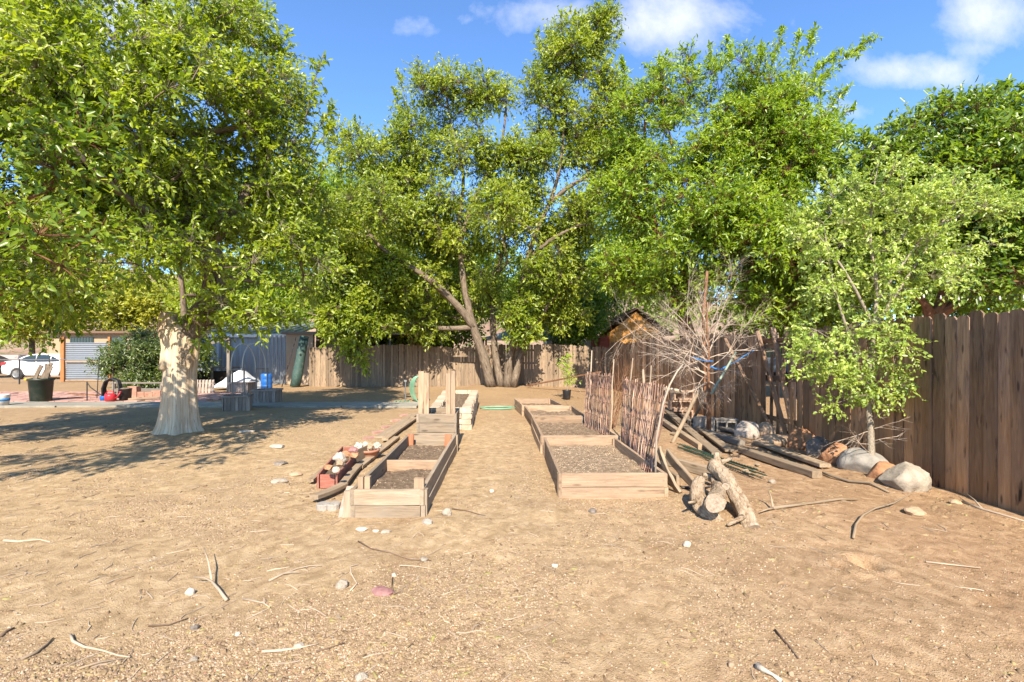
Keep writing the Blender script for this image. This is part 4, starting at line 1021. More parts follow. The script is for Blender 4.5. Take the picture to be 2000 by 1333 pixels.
# the short, higher bed behind it with its tall posts
b2 = bed('raised_bed', 'short tall box bed with tall posts, behind the long narrow bed', gp(814, 7.46), gp(892, 7.46), gp(822, 8.3), gp(898, 8.3), -.01, .57, 4, 'pine_grey', .50, 'soil', 'timber beds left of the path')
for px, w, z in ((822.5, .088, 1.215), (833.0, .075, 1.19)):
    x = (px - 1000) / F * 7.56; m_ = MB(); m_.beam((x, 7.56, .1), (x + .004, 7.56, z), w, .045, up=(0, 1, 0)); o = m_.build('tall_post', M['pine'], b2)
for px, w, z in ((875.5, .075, 1.18), (885, .068, 1.22)):
    x = (px - 1000) / F * 7.56; m_ = MB(); m_.beam((x, 7.56, .1), (x, 7.56, z), w, .045, up=(0, 1, 0)); o = m_.build('tall_post', M['pine'], b2)

# cream block planter
def block_planter():
    FL, FR, BR, BL = gp(838, 9.4), gp(921, 9.4), gp(934, 14.0), gp(866, 14.0)
    root = thing('block_planter', 'long planter walled with rough cream stone blocks, behind the tall posts', 'planter', (*FL, 0))
    C = [Vector((*p, 0)) for p in (FL, FR, BR, BL)]; cen = sum(C, Vector()) / 4
    for k in range(4):
        mb = MB(); a, b_ = C[k], C[(k + 1) % 4]; d = (b_ - a).normalized(); L = (b_ - a).length; inn = Vector((-d.y, d.x, 0))
        if (cen - a).dot(inn) < 0: inn = -inn
        for r in range(4):
            s = .0 if r % 2 else -.14
            while s < L:
                e = min(L, s + .29); s2 = max(0, s)
                lo = .2 if k in (0, 2) else 0
                s2 = max(s2, lo); e = min(e, L - lo)
                if e - s2 > .04:
                    c = a + d * ((s2 + e) / 2) + inn * (.1 + rnd.uniform(-.012, .012)) + Vector((0, 0, .052 + r * .108))
                    c0 = c - d * (e - s2 - .008) / 2; c1 = c + d * (e - s2 - .008) / 2
                    st = mb.n
                    mb.beam(c0, c1, .195, .101, seg=4, ch=.012, warp=.006)
                    for q in range(st, mb.n):       # rough split faces
                        w = Vector(mb.v[q]); nz = noise.noise(w * 16) * .018 + noise.noise(w * 40) * .007; mb.v[q] = tuple(w + inn * nz)
                s += .29
        o = mb.build('block_wall', M['cream_block'], root)
    V = []; Fc = []; n = 16
    for i in range(n + 1):
        for j in range(n + 1):
            u_, v_ = .12 + .76 * i / n, .03 + .94 * j / n
            p = C[0] * (1 - u_) * (1 - v_) + C[1] * u_ * (1 - v_) + C[2] * u_ * v_ + C[3] * (1 - u_) * v_
            V.append((p.x, p.y, .30 + .06 * rnd.random()))
    for i in range(n):
        for j in range(n): Fc.append((i * (n + 1) + j, (i + 1) * (n + 1) + j, (i + 1) * (n + 1) + j + 1, i * (n + 1) + j + 1))
    MB().add(V, Fc).build('soil', M['soil'], root)
block_planter()

def single(mb, name, mat, label, cat, loc, group=None, smooth=False):
    o = mb.build(name, M[mat], None, loc, smooth); return tag(o, label, cat, group)

# ---------------------------------------------------------------- things along the left bed
G = 'old planks on the ground left of the long bed'
for (a, b_, w, t, z, lab) in (
    ((742, 858), (809, 812), .20, .04, .03, 'wide weathered plank on the ground behind the flower pot, nearer the lawn'),
    ((752, 866), (812, 822), .11, .04, .06, 'narrower raised plank beside the wide plank, next to the box bed'),
    ((700, 922), (775, 858), .11, .04, .035, 'long grey plank between the red planter box and the long bed'),
    ((668, 957), (702, 920), .09, .04, .05, 'short split plank end lying along the long bed'),
    ((613, 985), (672, 958), .10, .045, .07, 'broken board end resting on the two grey pavers'),
    ((606, 948), (655, 905), .07, .03, .05, 'thin board leaning out behind the red planter box')):
    p, q = gnd(*a, z), gnd(*b_, z); mb = MB(); mb.beam(p, q, w, t, seg=6, warp=.012)
    single(mb, 'plank', 'old_lumber', lab, 'plank', p, G)
pe = thing('paver_edging', 'row of pink pavers edging the planks left of the bed', 'edging', gnd(742, 848))
for i in range(5): mb = MB(); mb.box(gnd(722 + i * 17, 858 - i * 11.3, .01), (.22, .1, .05), .9); mb.build('paver', M['brick_pink'], pe)
for px, lab in ((632, 'left round grey paver under the broken board'), (652, 'right grey paver under the broken board, next to the pink slab')):
    mb = MB(); c = gnd(px, 996, 0); mb.lathe([(.064, -.02), (.066, .045), (.061, .055), (.002, .056)], c, 14); single(mb, 'paver', 'cinder', lab, 'paver', c)
mb = MB(); a = at(671, 1018); mb.beam((a.x - .005, 4.36, -.02), (a.x - .01, 4.62, .215), .05, .12, up=(1, 0, 0), seg=3, warp=.01); single(mb, 'slab', 'brick_pink', 'pink stone slab propped against the corner of the long bed', 'slab', a)
# red planter box with rocks and bones
def planter_box():
    FL, FR = at(621, 955), at(661, 952); D0 = FL.y; 
    FL, FR = Vector((FL.x, D0, 0)), Vector((FR.x, D0, 0)); BL, BR = at(668, 895), at(706, 893); BL.z = BR.z = 0; BR.y = BL.y
    root = thing('planter_box', 'faded red wooden planter box full of stones beside the long bed', 'planter', FL)
    h = .155; t = .02
    for nm, a, c in (('front_panel', FL, FR), ('back_panel', BL, BR)):
        mb = MB(); d = (c - a).normalized(); mb.beam(a + d * .022 + Vector((0, .012, h / 2)), c - d * .022 + Vector((0, .012, h / 2)), t, h); mb.build(nm, M['redpaint'], root)
    for a, c in ((FL, BL), (FR, BR)):
        mb = MB(); mb.beam(a + Vector((0, 0, h / 2)), c + Vector((0, .02, h / 2 + .003)), t, h + .01, seg=4, warp=.008); mb.build('side_panel', M['redpaint'], root)
    mb = MB(); c = (FL + FR + BL + BR) / 4; mb.add([FL + Vector((.01, .01, .09)), FR + Vector((-.01, .01, .09)), BR + Vector((-.01, 0, .1)), BL + Vector((.01, 0, .1))], [(0, 1, 2, 3)]); mb.build('soil', M['soil'], root)
    return FL, FR, BL, BR
planter_box()
for px, py, s, mt, lab in ((642, 913, .12, 'rock_orange', 'flat orange stone at the near end of the red planter box'), (655, 918, .11, 'bone', 'small white stone chip at the near end of the red planter box'),
                           (664, 906, .13, 'rock_tan', 'tan stone in the middle of the red planter box'), (663, 894, .20, 'bone', 'large white pointed stone in the red planter box'),
                           (676, 888, .17, 'rock_orange', 'rust orange lump at the far end of the red planter box'), (692, 888, .15, 'rock_orange', 'orange stone beside the terracotta pot'),
                           (690, 879, .17, 'rock_purple', 'dark red broken stone standing behind the planter box')):
    D_ = {913: 5.2, 918: 5.15, 906: 5.4, 894: 5.6}.get(py, 6.1); s *= .8; c = PD(px, py, D_); mb = MB(); mb.rock(c, (s, s * .7, s * .75), 3, .26, 11); single(mb, 'stone', mt, lab, 'stone', c, 'stones in the red planter box')
p0 = gnd(704, 900); mb = MB(); mb.beam((p0.x, 6.3, .12), (p0.x + .12, 6.75, .14), .02, .17, seg=2); single(mb, 'board', 'old_lumber', 'short upright board between the planter box and the terracotta pot', 'board', p0)
c = at(720, 890); c.y = 6.75; c.x = (720 - 1000) / F * 6.75
pot = thing('flower_pot', 'round terracotta bowl heaped with white bones, left of the long bed', 'pot', c)
mb = MB(); mb.lathe([(.085, 0), (.11, .07), (.13, .125), (.15, .125), (.155, .16), (.135, .16), (.12, .12), (.01, .11)], c, 24); mb.build('bowl', M['terracotta'], pot, smooth=True)
for i, (dx, dz, s, lab) in enumerate(((-.13, .20, .12, 'white skull like bone at the left of the pot'), (-.05, .20, .10, 'knobbly white bone in the left middle of the pot'), (.03, .20, .12, 'pinkish round bone in the right middle of the pot'),
                                       (.11, .20, .12, 'large white bone at the right rim of the pot'), (-.01, .17, .09, 'small white bone at the front of the pot'))):
    mb = MB(); q = c + Vector((dx, (i % 2) * .05 - .03, dz)); mb.rock(q, (s, s * .8, s * .9), 3, .35, 3); single(mb, 'bone', 'bone' if i != 2 else 'rock_tan', lab, 'bone', q, 'bones heaped in the terracotta bowl')

# ---------------------------------------------------------------- woven twig screens
def hurdle(label, n0, n1, f0, f1, nrod, seed):
    """n0,n1 = bottom/top of the near end, f0,f1 = bottom/top of the far end"""
    rr = random.Random(seed); root = thing('twig_screen', label, 'screen', n0, 'woven twig screens on the right beds')
    mb = MB()
    ns = [(f0 - n0).cross(n1 - n0).normalized()][0]
    for i in range(nrod):
        t = (i + rr.uniform(-.25, .25)) / (nrod - 1); a = n0.lerp(f0, t); c = n1.lerp(f1, t) + Vector((0, 0, rr.uniform(-.05, .035)))
        a = a + Vector((0, 0, rr.uniform(-.03, .02)))
        pts = []; ph = i * math.pi
        lat = (f0 - n0).normalized() * rr.uniform(-.012, .012)
        for k in range(13):
            u_ = k / 12; q = a.lerp(c, u_) + lat * math.sin(u_ * 3.14) + ns * (.009 * math.cos(u_ * 4 * math.pi + ph)) + Vector((rr.gauss(0, .0018), rr.gauss(0, .0018), 0))
            pts.append(q)
        r0 = rr.uniform(.0045, .0078); mb.tube(pts, [r0 * (1.1 - .35 * k / 12) for k in range(13)], 6, jit=.1, pv=rr.random())
    mb.build('rods', M['rod'], root)
    for k in (.06, .30, .55, .79, .97):
        for sgn in (-1, 1):
            mb = MB(); pts = [n0.lerp(n1, k).lerp(f0.lerp(f1, k), j / 24) + ns * .010 * math.cos(j * 1.9) * sgn + Vector((0, 0, .006 * sgn)) for j in range(25)]
            mb.tube(pts, .0035, 5); o = mb.build('woven_band', M['rod'], root)
    return root
V3 = lambda x, y, z: Vector((x, y, z))
hurdle('near woven twig screen of reddish rods leaning outward on the nearest right bed', V3(1.50, 5.2, .17), V3(1.70, 5.25, 1.15), V3(1.56, 6.95, .06), V3(1.63, 7.1, 1.13), 46, 1)
hurdle('far woven twig screen of dark rods standing at the second right bed', V3(1.52, 7.55, .14), V3(1.55, 7.5, 1.16), V3(1.36, 9.1, .08), V3(1.40, 9.15, 1.13), 42, 2)
mb = MB(); mb.tube([V3(1.515, 5.12, .03), V3(1.53, 5.12, .6), PD(1295, 790, 5.15), PD(1308, 752, 5.2), PD(1322, 727, 5.25), PD(1334, 712, 5.3)], [.011, .012, .011, .010, .009, .007], 9, jit=.12)
single(mb, 'pole', 'white_pole', 'pale peeled curved pole propping the near twig screen', 'pole', (1.515, 5.12, 0), smooth=True)
for a, b_, D_, r, lab in (((1152, 775), (1156, 685), 9.4, .014, 'thin pale stick rising above the far twig screen, end hooked to the wire'), ((1192, 775), (1199, 702), 8.9, .013, 'thin pale stick between the two twig screens'),
                          ((1222, 770), (1236, 700), 8.0, .014, 'crooked grey branch standing behind the near twig screen'), ((1267, 790), (1256, 722), 8.2, .022, 'flat split stake standing behind the near twig screen'), ((1266, 790), (1272, 714), 8.25, .014, 'thin stake crossing the split stake behind the screen')):
    p, q = PD(*a, D_), PD(*b_, D_); p.z = 0; mb = MB(); mb.tube([p, p.lerp(q, .3) + V3(.01, 0, 0), p.lerp(q, .65) - V3(.01, 0, 0), q], [r, r * .95, r * .9, r * .8], 7, jit=.15); single(mb, 'stake', 'stick', lab, 'stake', p, 'stakes standing by the twig screens')

# reddish leafless shrub
rr = random.Random(8); mb = MB(); c = V3(2.0, 9.6, 0)
for k in range(9): twig(mb, c + V3(rr.uniform(-.05, .05), 0, 0), V3(rr.uniform(-.4, .4), rr.uniform(-.2, .2), 1), rr.uniform(.9, 1.45), .009, rr, 2, .12, 3, up=.2)
single(mb, 'bare_shrub', 'bark_red', 'leafless reddish twiggy shrub between the twig screens and the fence', 'shrub', c)

# ---------------------------------------------------------------- leafless dead tree, with stake and blue tape
dt = thing('dead_tree', 'small leafless grey tree with tangled bare branches tied up with blue tape', 'tree', (3.6, 8.85, 0))
rr = random.Random(21); mb = MB(); D_ = 8.85
st = [V3(3.6, D_, -.03), PD(1385, 800, D_), PD(1383, 740, D_), PD(1384, 690, D_), PD(1381, 640, D_), PD(1382, 590, D_)]
mb.tube(st, [.045, .038, .034, .026, .020, .014], 9, jit=.15)
mb.build('trunk', M['bark_red'], dt, smooth=True)
mb = MB()
tips = [((1383, 720), (1235, 640)), ((1383, 705), (1250, 660)), ((1383, 690), (1285, 590)), ((1384, 735), (1262, 700)), ((1384, 740), (1310, 770)), ((1383, 700), (1330, 630)), ((1384, 680), (1345, 600)), ((1384, 690), (1440, 600)), ((1384, 720), (1475, 660)),
        ((1384, 730), (1450, 745)), ((1384, 660), (1420, 560)), ((1383, 640), (1365, 570)), ((1384, 710), (1300, 640)), ((1384, 745), (1340, 790)), ((1384, 745), (1430, 790)), ((1384, 700), (1480, 700)), ((1384, 690), (1260, 625)), ((1383, 670), (1430, 640)), ((1383, 730), (1275, 740))]
for a, b_ in tips:
    p = PD(*a, D_); e = PD(*b_, D_ + rr.uniform(-.7, .7)) - p; L = e.length
    e.z += L * .3
    twig(mb, p, e, L * .95, .012, rr, 4, .19, 4, seg=6, up=-.035)
mb.build('bare_branches', M['twig_dead'], dt)
for zz, a, b_ in ((0, (1350, 698), (1392, 706)), (0, (1388, 716), (1404, 720))):
    mb = MB(); mb.tube([PD(*a, D_ - .12), PD((a[0] + b_[0]) / 2, (a[1] + b_[1]) / 2 + 2, D_ - .1), PD(*b_, D_ - .06)], [.014, .010, .014], 6, jit=.4); mb.build('tape_wrap', M['blue_tape'], dt)
p, q = PD(1408, 722, D_ - .05), PD(1480, 680, 9.3)
mb = MB(); mb.tube([p, p.lerp(q, .2), p.lerp(q, .4) + V3(0, 0, -.02), p.lerp(q, .6), p.lerp(q, .8), q], [.013, .007, .015, .008, .016, .006], 6, jit=.4)
single(mb, 'blue_strap', 'blue_tape', 'bright blue plastic tape stretched from the dead tree to the fence', 'strap', p)
mb = MB(); mb.beam((3.74, 9.35, 0), (3.70, 9.35, 2.45), .045, .045, up=(0, 1, 0)); mb.beam((3.70, 9.35, 2.2), PD(1381, 530, 9.35), .05, .04, up=(0, 1, 0))
single(mb, 'stake_post', 'bark_red', 'tall reddish wooden stake rising through the dead tree', 'post', (3.74, 9.35, 0))
def pole(name, mat, a, b_, r, lab, cat, group=None, jit=.12, n=8, sag=.01):
    mb = MB(); mid = a.lerp(b_, .5) + V3(sag, 0, sag); mb.tube([a, a.lerp(mid, .5), mid, mid.lerp(b_, .5), b_], [r, r, r * .95, r * .9, r * .85], n, jit=jit)
    return single(mb, name, mat, lab, cat, a, group, smooth=True)
pole('log_prop', 'old_lumber', gnd(1313, 868, 0), PD(1368, 757, 8.75), .034, 'thick grey pole leaning from the ground towards the dead tree', 'pole')
pole('wrapped_prop', 'grey_lumber', gnd(1345, 835, 0), PD(1382, 765, 8.8), .026, 'thin wrapped pole leaning on the dead tree trunk', 'pole')
pole('garden_stake', 'greenrod', PD(1389, 770, 8.6), PD(1437, 688, 9.0), .022, 'pale green stake leaning up to the right through the dead branches', 'stake')
# boards leaning in the broken stretch of the fence
GB = 'loose boards leaning in the gap of the side fence'
for a, b_, w, t, lab, D0, D1 in (((1508, 840), (1416, 662), .055, .04, 'long thin dark strip leaning diagonally across the fence boards', 8.6, 9.6),
                                 ((1535, 848), (1479, 647), .07, .045, 'dark leaning board left of the fence gap', 8.35, 8.9),
                                 ((1549, 842), (1509, 640), .085, .04, 'dark leaning board in the middle of the fence gap', 8.05, 8.6),
                                 ((1529, 745), (1536, 638), .075, .03, 'grey board end standing upright above the gap', 8.3, 8.25)):
    p, q = PD(*a, D0), PD(*b_, D1)
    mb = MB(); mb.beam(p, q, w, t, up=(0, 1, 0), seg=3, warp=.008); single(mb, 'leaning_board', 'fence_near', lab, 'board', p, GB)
for a, b_, D_, lab in (((1506, 850), (1508, 690), 8.75, 'upright cracked fence board at the left edge of the gap'), ((1548, 850), (1546, 758), 7.95, 'short broken fence board with a jagged top'), ((1520, 845), (1518, 655), 8.6, 'narrow upright board standing in the gap')):
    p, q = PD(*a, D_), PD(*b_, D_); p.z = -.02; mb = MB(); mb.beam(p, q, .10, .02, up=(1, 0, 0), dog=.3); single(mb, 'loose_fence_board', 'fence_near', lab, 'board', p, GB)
mb = MB(); mb.beam((4.72, 8.0, 1.72), (4.66, 9.0, 1.72), .04, .09); single(mb, 'rail_board', 'bark_red', 'reddish rail spanning the top of the fence gap', 'rail', (4.7, 8, 1.7))

# ---------------------------------------------------------------- concrete blocks, lumber
def cinder_block(c, L, Wd, h, rz, mat, name, lab, group=None, holes_front=True):
    """hollow block; cores run front to back so the holes show"""
    root_mb = MB(); ca, sa = math.cos(rz), math.sin(rz)
    def fn(x, y, z): return V3(c.x + x * ca - y * sa, c.y + x * sa + y * ca, c.z + z)
    t = .032
    parts = [(-L / 2, L / 2, 0, t), (-L / 2, L / 2, h - t, h), (-L / 2, -L / 2 + t, t, h - t), (-t / 2, t / 2, t, h - t), (L / 2 - t, L / 2, t, h - t)]
    for x0, x1, z0, z1 in parts: root_mb.prism([(x0, z0), (x1, z0), (x1, z1), (x0, z1)], -Wd / 2, Wd / 2, fn, pv=.5)
    root_mb.prism([(-L / 2 + t, t), (L / 2 - t, t), (L / 2 - t, h - t), (-L / 2 + t, h - t)], Wd / 2 - .06, Wd / 2 - .03, fn, pv=.5)
    return single(root_mb, name, mat, lab, 'concrete block', c, group)
GC = 'stacked pinkish concrete blocks'
for k, (px, dz, lab) in enumerate(((1331, 0, 'bottom pinkish hollow block of the stack by the fence'), (1327, .215, 'middle pinkish hollow block of the stack'), (1332, .43, 'top pinkish hollow block of the stack with a log on it'))):
    cinder_block(V3((px - 1000) / F * 10.9, 10.9, dz + .02), .46, .22, .205, .12 * (k - 1), 'cinder_red', 'concrete_block', lab, GC)
pole('log_piece', 'stick', V3(3.35, 10.75, .70), V3(3.75, 10.7, .655), .04, 'short split log lying on the stacked blocks', 'log')
mb = MB(); c = gnd(1379, 845); mb.box((c.x, c.y + .1, .14), (.33, .2, .28), .25, ch=.008); single(mb, 'solid_block', 'cinder', 'solid grey concrete block behind the dead tree trunk', 'concrete block', c)
cinder_block(V3(4.12, 9.35, .0), .38, .22, .2, -.1, 'cinder', 'concrete_block', 'grey hollow block with two holes left of the lilac boulder')
mb = MB(); c = V3(4.12, 9.35, .205); mb.box((c.x, c.y, .222), (.42, .24, .03), -.1); single(mb, 'cap_slab', 'cinder', 'flat slab lying on the grey hollow block', 'slab', c)
GL = 'old timbers stacked on the ground right of the beds'
for (a, b_, w, t, z0, z1, lab) in (
    ((1296, 812), (1400, 893), .14, .045, .16, .05, 'long plank running from the blocks down to the logs, left of its pair'),
    ((1303, 800), (1425, 885), .14, .045, .20, .06, 'long plank beside it, nearer the dead tree'),
    ((1290, 826), (1370, 878), .10, .09, .06, .04, 'short thick timber under the long planks'),
    ((1350, 842), (1448, 872), .13, .09, .05, .05, 'dark square timber pointing to the lilac boulder'),
    ((1372, 832), (1440, 850), .16, .04, .05, .05, 'dark flat board behind the square timber'),
    ((1449, 884), (1596, 934), .13, .09, .05, .05, 'heavy square timber, near one of the pair below the boulders'),
    ((1480, 873), (1612, 920), .15, .05, .05, .05, 'flat timber, far one of the pair below the boulders'),
    ((1312, 850), (1372, 858), .10, .04, .04, .04, 'short grey board under the leaning pole')):
    p, q = gnd(*a, z0), gnd(*b_, z1); mb = MB(); mb.beam(p, q, w, t, seg=5, warp=.01, ch=.008); single(mb, 'timber', 'old_lumber' if 'dark' not in lab else 'grey_lumber', lab, 'timber', p, GL)
GW = 'broken boards beside the nearest right bed'
for (p, q, w, t, up, lab) in (
    (V3(1.66, 5.6, .10), V3(1.72, 7.2, .17), .035, .17, (0, 0, 1), 'rough upright board right outside the nearest bed'),
    (V3(1.80, 5.25, .09), V3(1.74, 7.0, .16), .035, .16, (0, 0, 1), 'second rough board outside the nearest bed'),
    (V3(1.75, 5.05, .02), V3(1.66, 5.45, .42), .11, .03, (1, 0, 0), 'splintered board tilted up at the corner of the nearest bed'),
    (V3(1.98, 4.95, .03), V3(1.80, 5.6, .34), .13, .04, (1, 0, 0), 'decayed splintered board beside the black scrap'),
    (V3(2.25, 5.35, .16), V3(1.83, 5.95, .20), .06, .12, (0, 0, 1), 'weathered timber end leaning on the gnarled log')):
    mb = MB(); mb.beam(p, q, w, t, up=up, seg=6, warp=.025, ch=.01); 
    for i in range(mb.n): v_ = Vector(mb.v[i]); mb.v[i] = tuple(v_ + V3(1, 1, .5) * noise.noise(v_ * 14) * .015)
    single(mb, 'broken_board', 'old_lumber', lab, 'board', p, GW)
# green mesh posts bundle
bun = thing('post_bundle', 'bundle of thin green and dark studded metal posts on the ground behind the logs', 'metal posts', gnd(1400, 900))
rr = random.Random(4)
for i in range(11):
    a = gnd(1330 + rr.uniform(-10, 8), 871 + i * .9, .02 + .012 * (i % 3)); c = gnd(1490 + rr.uniform(-22, 10), 918 + i * 2.2, .02 + .012 * (i % 3))
    mb = MB(); d = (c - a); mb.beam(a, c, .014, .007, ch=.001)
    for k in range(34):
        q = a + d * (k + .5) / 34; mb.box(q + V3(0, 0, .007), (.009, .009, .009), ch=.001)
    mb.build('metal_post', M['tpost' if i % 3 else 'rubber'], bun)
for px, py, lab in ((1478, 916, 'brown curled dry leaf on the green posts'), (1456, 926, 'rust brown dry leaf by the near edge of the green posts')):
    mb = MB(); c = gnd(px, py, .05); 
    for k in range(4): mb.rock(c + V3(rr.uniform(-.03, .03), rr.uniform(-.03, .03), rr.uniform(-.02, .03)), (.07, .06, .02), 2, .5, 2, rz=rr.random() * 3)
    single(mb, 'dry_leaf', 'bark_log', lab, 'leaf', c)

# ---------------------------------------------------------------- boulders along the fence
GR = 'boulders lined up along the side fence'
for (x0, x1, yt, yb, mt, rough, cuts, sd, ry, lab) in (
    (1437, 1482, 824, 861, 'rock_grey', .14, 5, 1, .9, 'lilac grey boulder farthest along the row, right of the hollow block'),
    (1475, 1513, 827, 860, 'rock_tan', .08, 3, 2, .9, 'round tan brown boulder behind the log shaped stone'),
    (1475, 1540, 850, 878, 'rock_tan', .12, 6, 3, .6, 'long log shaped layered stone lying before the round tan one'),
    (1539, 1591, 840, 881, 'rock_orange', .12, 8, 4, .9, 'upright smooth orange boulder with a flat face'),
    (1573, 1628, 860, 898, 'rock_dark', .26, 5, 5, .8, 'craggy dark grey volcanic boulder'),
    (1600, 1668, 870, 915, 'rock_orange', .22, 9, 6, .8, 'rough yellow orange boulder right of the dark one'),
    (1640, 1726, 884, 931, 'rock_blue', .10, 5, 7, .9, 'large smooth blue grey boulder left of the sapling'),
    (1692, 1760, 905, 948, 'rock_orange', .10, 10, 8, .7, 'angular orange slab right in front of the sapling trunk'),
    (1715, 1816, 914, 967, 'rock_white', .15, 5, 9, .75, 'largest pale grey boulder at the near end of the row')):
    D_ = 1416 / (yb - HY) + .05; w = (x1 - x0) / F * D_; h = (yb - yt) / F * D_
    c = V3(((x0 + x1) / 2 - 1000) / F * (D_ + w * ry / 2 * .8), D_ + w * ry / 2 * .8, h * .31)
    if c.x > 4.55: c.x = 4.55
    mb = MB(); mb.rock(c, (w * 1.04, w * ry * 1.0, h * 1.36), 4, rough, cuts, rz=rnd.uniform(-.3, .3), seed=sd * 7); single(mb, 'boulder', mt, lab, 'boulder', c, GR, smooth=True)
mb = MB(); pts = [gnd(1590, 922, .02), gnd(1625, 936, .03), gnd(1660, 946, .02), gnd(1700, 953, .025), gnd(1736, 966, .01)]; mb.tube(pts, [.014, .015, .015, .014, .012], 8, jit=.1); single(mb, 'pipe', 'old_lumber', 'dull brown hose like pipe lying below the boulders', 'pipe', pts[0], smooth=True)

# ---------------------------------------------------------------- gnarled logs in the right foreground
def log(path, rad, lab, cutfront=True, knots=(), seed=0, stubs=()):
    root = thing('log', lab, 'log', path[0], 'gnarled cut logs beside the nearest right bed'); mb = MB()
    P = [Vector(p) for p in path]; m_ = len(P); pts = []; rs = []
    for i in range(m_ - 1):
        p0, p1, p2, p3 = P[max(i - 1, 0)], P[i], P[i + 1], P[min(i + 2, m_ - 1)]
        for k in range(6):
            t = k / 6; pts.append(.5 * ((2 * p1) + (-p0 + p2) * t + (2 * p0 - 5 * p1 + 4 * p2 - p3) * t * t + (-p0 + 3 * p1 - 3 * p2 + p3) * t ** 3)); rs.append(rad[i] * (1 - t) + rad[i + 1] * t)
    pts.append(P[-1]); rs.append(rad[-1])
    mb.tube(pts, rs, 22, jit=.22, cap=True)
    for i in range(mb.n):
        v_ = Vector(mb.v[i]); k = i // 22; d = (v_ - pts[min(k, len(pts) - 1)]); 
        if d.length > 1e-5: mb.v[i] = tuple(v_ + d.normalized() * (noise.noise(v_ * 34 + Vector((seed, 0, 0))) * .006 + noise.noise(v_ * 90) * .0025))
    mb.build('bark', M['bark_log'], root, smooth=True)
    # sawn face with rings, 3 mm proud of the near end
    n_ = (P[0] - P[1]).normalized(); a1 = n_.orthogonal().normalized(); a2 = n_.cross(a1); mb = MB(); V = []; G = []
    for k in range(28):
        a = k * math.pi / 14; rk = rad[0] * (1.0 + .07 * math.sin(a * 3 + seed))
        V.append(P[0] + n_ * .004 + (a1 * math.cos(a) + a2 * math.sin(a)) * rk)
    V2 = [v_ - n_ * .02 for v_ in V]; Fc = [tuple(range(28)), tuple(range(55, 27, -1))] + [(i, (i + 1) % 28, (i + 1) % 28 + 28, i + 28) for i in range(28)]
    mb.add([v_ - Vector(P[0]) for v_ in V + V2], Fc, [((v_ - P[0]).dot(a1), (v_ - P[0]).dot(a2), 0) for v_ in V + V2]); mb.v = [tuple(Vector(v_) + P[0]) for v_ in mb.v]
    o = mb.build('sawn_end', M['rings'], root)
    for (p, q, r) in stubs:
        mb = MB(); mb.tube([p, Vector(p).lerp(Vector(q), .5), q], [r * 1.5, r, r * .75], 9, jit=.3); mb.build('branch_stub', M['bark_log'], root, smooth=True)
    for (p, nrm, r) in knots:
        mb = MB(); nrm = Vector(nrm).normalized(); q = nrm.to_track_quat('Z', 'Y').to_matrix(); mb.lathe([(r * 1.25, -.02), (r * 1.15, .006), (r * .85, .011), (r * .7, .003), (.002, .001)], p, 16, ax=q); mb.build('knot', M['rings'], root, smooth=True)
    return root
m, n = newmat('sawn_wood_rings')
g_ = attr(n, 'gc').outputs['Vector']
w_ = n.node('ShaderNodeTexNoise', {'Vector': g_, 'Scale': 30., 'Detail': 4.}).outputs['Fac']
col = n.ramp(n.noise(g_, 45, 5, .7), [(.35, (.28, .21, .15)), (.5, (.40, .32, .24)), (.66, (.50, .43, .34))])
finish(n, col, .9, w_, .4, .004); M['rings'] = m
log([PD(1470, 1036, 4.12), PD(1459, 1012, 4.22), PD(1441, 975, 4.4), PD(1419, 940, 4.62), PD(1397, 909, 4.85)], [.075, .072, .070, .072, .078],
    'long pale forked log, rightmost of the three, its sawn end towards the viewer', seed=3,
    knots=((PD(1417, 951, 4.48), (-.4, -1, .35), .028),), stubs=((PD(1402, 905, 4.85), PD(1400, 884, 4.85), .028), (PD(1405, 906, 4.85), PD(1428, 896, 4.9), .022), (PD(1452, 1010, 4.16), PD(1421, 1026, 4.08), .016)))
log([PD(1408, 1024, 4.25), PD(1392, 1010, 4.3), PD(1370, 990, 4.42), PD(1362, 965, 4.55), PD(1368, 938, 4.7)], [.052, .068, .078, .07, .05],
    'curved reddish barked log, leftmost and lowest of the three', seed=5, stubs=((PD(1358, 980, 4.4), PD(1345, 982, 4.3), .013),))
log([PD(1396, 984, 4.12), PD(1400, 974, 4.3), PD(1403, 955, 4.6), PD(1395, 936, 4.85), PD(1372, 929, 4.9)], [.078, .072, .06, .045, .03],
    'middle log lying on the other two with a round grey sawn face', seed=7)
mb = MB(); c = gnd(1342, 958, .02); mb.rock(c, (.12, .06, .03), 2, .5, 3); single(mb, 'scrap', 'black', 'crumpled black plastic scrap left of the logs', 'scrap', c)

